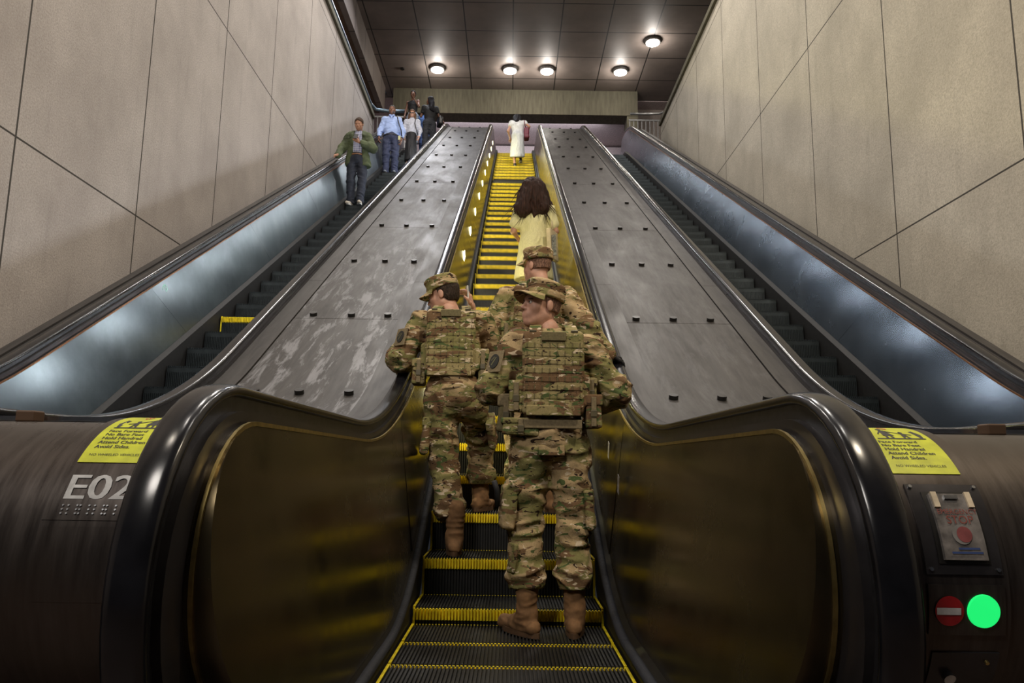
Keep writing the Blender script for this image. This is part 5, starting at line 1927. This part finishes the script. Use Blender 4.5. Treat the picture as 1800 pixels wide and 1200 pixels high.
# man in the blue shirt
J = joints(1.0)
J['head'] = np.array([0.0, 0.03, 1.655])
J['ell'] = np.array([-0.27, -0.02, 1.13]); J['wrl'] = np.array([-0.25, 0.06, 0.88]); J['elr'] = np.array([0.28, -0.02, 1.14]); J['wrr'] = np.array([0.29, 0.08, 0.90])
pb = on_step(17.5, -3.02); RZ = math.pi + 0.08; F = facing(pb, RZ)
RM = rotm(-4, -4, 0)
hands = [hand_prims(J['wrl'], (0.1, 0.15, -1), (1, 0, 0), -1, 30), hand_prims(J['wrr'], (-0.05, 0.2, -1), (-1, 0, 0), 1, 30)]
G2 = figure('bald bearded man in light blue shirt and navy trousers', pb, RZ, J, SKIN_D, RM, hands=hands, hres=0.008, hand_h=0.008)
BS = plain('light_blue_shirt', (0.36, 0.48, 0.82), 0.75, var=0.06, nscale=7, bstr=0.2)
sh_ = top_garment(G2, 'blue_shirt', BS, J, hem=0.95, r=1.08, belly=1.22, arm_r=1.10, amp=0.009, h=0.011, seed=3.0, neck_z=0.02)
for sx in (-1, 1):
    MB().box((sx * 0.035, 0.075, 1.500), (0.07, 0.03, 0.05), rotm(sx * 20, 30, sx * 25)).build('collar', BS, sh_, bevel=0.006)
trousers(G2, 'trousers', plain('navy_trousers', (0.028, 0.036, 0.080), 0.8, bstr=0.2), J, r=1.10, amp=0.011, h=0.012, cuff=0.06)
MB().tube([(0.19 * math.cos(a), 0.145 * math.sin(a), 0.985) for a in np.linspace(0, 2 * math.pi, 25)], 0.016, 6).build('belt', M_LEATHER, G2, smooth=True)
hair_cap(G2, 'hair', hair_mat('cropped_grey_hair', (0.10, 0.09, 0.085), (90, 90, 40)), J['head'], RM, 1.0, thick=0.002, back=-0.03, h=0.008, amp=0.001)
m = MB(); sph(m, J['head'] + (0, 0.058, -0.078), 0.05, rr=(1.0, 0.72, 0.72), rm=RM)
m.build('beard', plain('grey_beard', (0.09, 0.085, 0.085), 0.9), G2, smooth=True)
for q in 'lr':
    shoe(G2, 'shoe', plain('grey_shoe', (0.16, 0.18, 0.22), 0.6), M_SOLE, J['an' + q], (0, 1, 0), 1.0, h=0.011)
o = MB().tube([F(p) for p in ((-0.05, 0.07, 1.49), (-0.03, 0.15, 1.42), (0, 0.17, 1.38), (0.03, 0.15, 1.42), (0.05, 0.07, 1.49))], 0.006, 6).build('lanyard', plain('dark_blue_cord', (0.03, 0.06, 0.2), 0.7), smooth=True)
tag(o, 'dark blue lanyard round the neck of the man in the blue shirt', 'lanyard')
o = MB().box(F((-0.205, 0.14, 0.90)), (0.06, 0.012, 0.10), rotm(0, 0, 0)).build('badge_card', plain('yellow_card', (0.5, 0.5, 0.25), 0.5), bevel=0.002)
tag(o, 'yellowish card hanging from the belt of the man in the blue shirt', 'card')
st = MB().tube([F(p) for p in ((-0.13, 0.05, 1.50), (-0.17, 0.14, 1.30), (-0.24, 0.16, 1.10), (-0.27, 0.05, 0.92))], 0.014, 6)
o = st.build('shoulder_strap', M_LEATHER, smooth=True); tag(o, 'dark bag strap over the shoulder of the man in the blue shirt', 'strap')

# woman in sunglasses
J = joints(0.88)
pb = on_step(18.7, -2.70); RZ = math.pi; F = facing(pb, RZ)
J['elr'] = np.array([0.21, 0.0, 1.0]); J['wrr'] = np.array([0.19, 0.12, 0.80]); J['ell'] = np.array([-0.22, 0.0, 1.0]); J['wrl'] = np.array([-0.21, 0.10, 0.80])
RM = rotm(0, -6, 0)
hands = [hand_prims(J['wrl'], (0.1, 0.25, -1), (1, 0, 0), -1, 30, s=0.88), hand_prims(J['wrr'], (-0.05, 0.25, -1), (-1, 0, 0), 1, 30, s=0.88)]
G3 = figure('short woman in sunglasses, pale shirt and black skirt', pb, RZ, J, SKIN_P, RM, s=0.88, female=True, hands=hands, hres=0.008, hand_h=0.008)
top_garment(G3, 'pale_shirt', plain('pale_shirt', (0.55, 0.57, 0.66), 0.8), J, s=0.88, hem=0.80, amp=0.008, h=0.012, seed=2.0)
pr = [C((0, 0, 0.86), (0, 0.02, 0.16), 0.13, 0.16), E((0, 0, 0.84), (0.14, 0.11, 0.10))]
lo, hi = bounds(pr, 0.03)
mesh_obj('black_skirt', [(cut(wr(blend(pr, 0.03), 0.011, (16, 16, 3)), ((0, 0, 0.14), (0, 0, -1)), ((0, 0, 0.92), (0, 0, 1))), lo, hi, 0.013)], M_BLACK, G3)
hd = J['head']
hair_cap(G3, 'hair', hair_mat('brown_hair', (0.16, 0.085, 0.045)), hd, RM, 0.9, thick=0.016, back=-0.10,
         extra=[C(hd + (0.07, -0.03, 0.0), hd + (0.09, 0.0, -0.20), 0.035, 0.025), C(hd + (-0.07, -0.03, 0.0), hd + (-0.09, 0.0, -0.20), 0.035, 0.025), C(hd + (0, -0.07, 0), hd + (0, -0.08, -0.18), 0.07, 0.06)], h=0.009)
m = MB()
for sx in (-1, 1):
    c = hd + RM @ (np.array([sx * 0.032, 0.094, 0.006]) * 0.88)
    m.box(c, (0.048, 0.012, 0.034), RM)
m.box(hd + RM @ (np.array([0, 0.096, 0.012]) * 0.88), (0.03, 0.008, 0.008), RM)
m.build('sunglasses', M_LEATHER, G3, bevel=0.004)
for q in 'lr':
    shoe(G3, 'shoe', M_PALESHOE, M_WSOLE, J['an' + q], (0, 1, 0), 0.88, h=0.011)
o = MB().tube([F(p) for p in ((-0.10, 0.04, 1.31), (-0.09, 0.13, 1.15), (-0.15, 0.14, 0.92), (-0.20, 0.10, 0.80))], 0.012, 6).build('shoulder_strap', M_LEATHER, smooth=True)
tag(o, 'black bag strap across the pale shirt of the woman in sunglasses', 'strap')

# landing group
J = joints(0.94)
pb = (-2.98, 20.75, ZTOP + 0.012); RZ = math.pi - 0.35; F = facing(pb, RZ)
J['elr'] = np.array([0.22, 0.02, 1.08]); J['wrr'] = np.array([0.20, 0.12, 0.88]); J['ell'] = np.array([-0.235, 0.08, 1.12]); J['wrl'] = np.array([-0.13, 0.22, 1.33])
RM = rotm(18, 0, 0)
hands = [hand_prims(J['wrl'], (0.0, -0.1, 1), (0.3, 1, 0), 1, 30, s=0.9), hand_prims(J['wrr'], (-0.05, 0.25, -1), (-1, 0, 0), 1, 30, s=0.9)]
G4 = figure('smiling woman in black vest top and pale trousers at the landing', pb, RZ, J, SKIN_D, RM, s=0.94, female=True, hands=hands, hres=0.008, hand_h=0.008)
top_garment(G4, 'black_top', M_BLACK, J, s=0.94, sleeve='none', hem=0.99, amp=0.005, h=0.012, neck_z=-0.07, r=0.95)
trousers(G4, 'pale_jeans', plain('pale_denim', (0.40, 0.48, 0.62), 0.85, bstr=0.2), J, s=0.94, amp=0.009, h=0.012, cuff=0.06)
hair_cap(G4, 'hair', HAIR_K, J['head'], RM, 0.94, thick=0.015, back=-0.03, h=0.008)
for q in 'lr':
    shoe(G4, 'shoe', M_PALESHOE, M_WSOLE, J['an' + q], (0, 1, 0), 0.9, h=0.012)

J = joints(0.96)
pb = (-2.46, 20.55, step_z(20.53) + 0.012); RZ = 0.35; F = facing(pb, RZ)
J['elr'] = np.array([0.28, 0.00, 1.17]); J['wrr'] = np.array([0.365, -0.10, 0.985]); J['shr'] = np.array([0.19, 0, 1.39]); J['ell'] = np.array([-0.235, 0.10, 1.12]); J['wrl'] = np.array([-0.16, 0.26, 1.30])
J['head'] = np.array([0, 0.02, 1.60])
RM = rotm(50, 6, 0)
hands = [hand_prims(J['wrl'], (0.0, 0.5, 0.8), (0.3, 0.6, 0), 1, 30, s=0.92), hand_prims(J['wrr'], (0.35, -0.25, -0.7), (-0.6, 0, -0.5), 1, 25, s=0.92)]
G5 = figure('woman all in black with long black hair, holding the handrail', pb, RZ, J, SKIN_D, RM, s=0.96, female=True, hands=hands, hres=0.008, hand_h=0.008)
top_garment(G5, 'black_tshirt', M_BLACK, J, s=0.96, sleeve=0.5, hem=0.90, amp=0.007, h=0.012, r=1.08)
trousers(G5, 'black_trousers', plain('charcoal_trousers', (0.035, 0.037, 0.045), 0.8, bstr=0.3), J, s=0.96, r=1.12, amp=0.010, h=0.012, cuff=0.05, flare=0.03)
hd = J['head']
hair_cap(G5, 'hair', HAIR_K, hd, RM, 0.96, thick=0.014, back=-0.08,
         extra=[C(hd + (0.02, -0.06, 0.02), hd + (0.02, -0.13, -0.30), 0.085, 0.07), C(hd + (0.05, -0.09, -0.1), hd + (0.07, -0.13, -0.36), 0.06, 0.03)], h=0.009, amp=0.006)
for q in 'lr':
    shoe(G5, 'shoe', M_SHOE, M_SOLE, J['an' + q], (0, 1, 0), 0.92, h=0.012)
hang_bag(F((0.30, -0.02, 0.99)), (0.12, 0.30, 0.26), M_LEATHER, 'black handbag on the arm of the woman all in black',
         [F((0.28, -0.10, 1.10)), F((0.21, -0.06, 1.42)), F((0.20, 0.04, 1.44)), F((0.28, 0.08, 1.10))], rm=rotm(20, 0, 0))

J = joints(0.93)
pb = (-2.72, 21.75, ZTOP + 0.012); RZ = math.pi
J['ell'] = np.array([-0.22, 0.12, 1.12]); J['wrl'] = np.array([-0.10, 0.25, 1.28])
RM = rotm(-20, 0, 0)
G6 = figure('person mostly hidden between the two women talking at the landing', pb, RZ, J, SKIN_T, RM, s=0.93, female=True,
            hands=[hand_prims(J['wrl'], (0.2, 0, 1), (0.3, 1, 0), 1, 30, s=0.9)], hres=0.009, hand_h=0.009)
top_garment(G6, 'blue_top', plain('mid_blue_cloth', (0.08, 0.16, 0.40), 0.8), J, s=0.93, hem=0.88, amp=0.008, h=0.013)
trousers(G6, 'blue_trousers', plain('blue_denim', (0.06, 0.10, 0.25), 0.85), J, s=0.93, amp=0.009, h=0.013, cuff=0.06)
hair_cap(G6, 'hair', HAIR_BR, J['head'], RM, 0.93, thick=0.012, back=-0.05, h=0.009)
for q in 'lr':
    shoe(G6, 'shoe', M_SHOE, M_SOLE, J['an' + q], (0, 1, 0), 0.9, h=0.012)
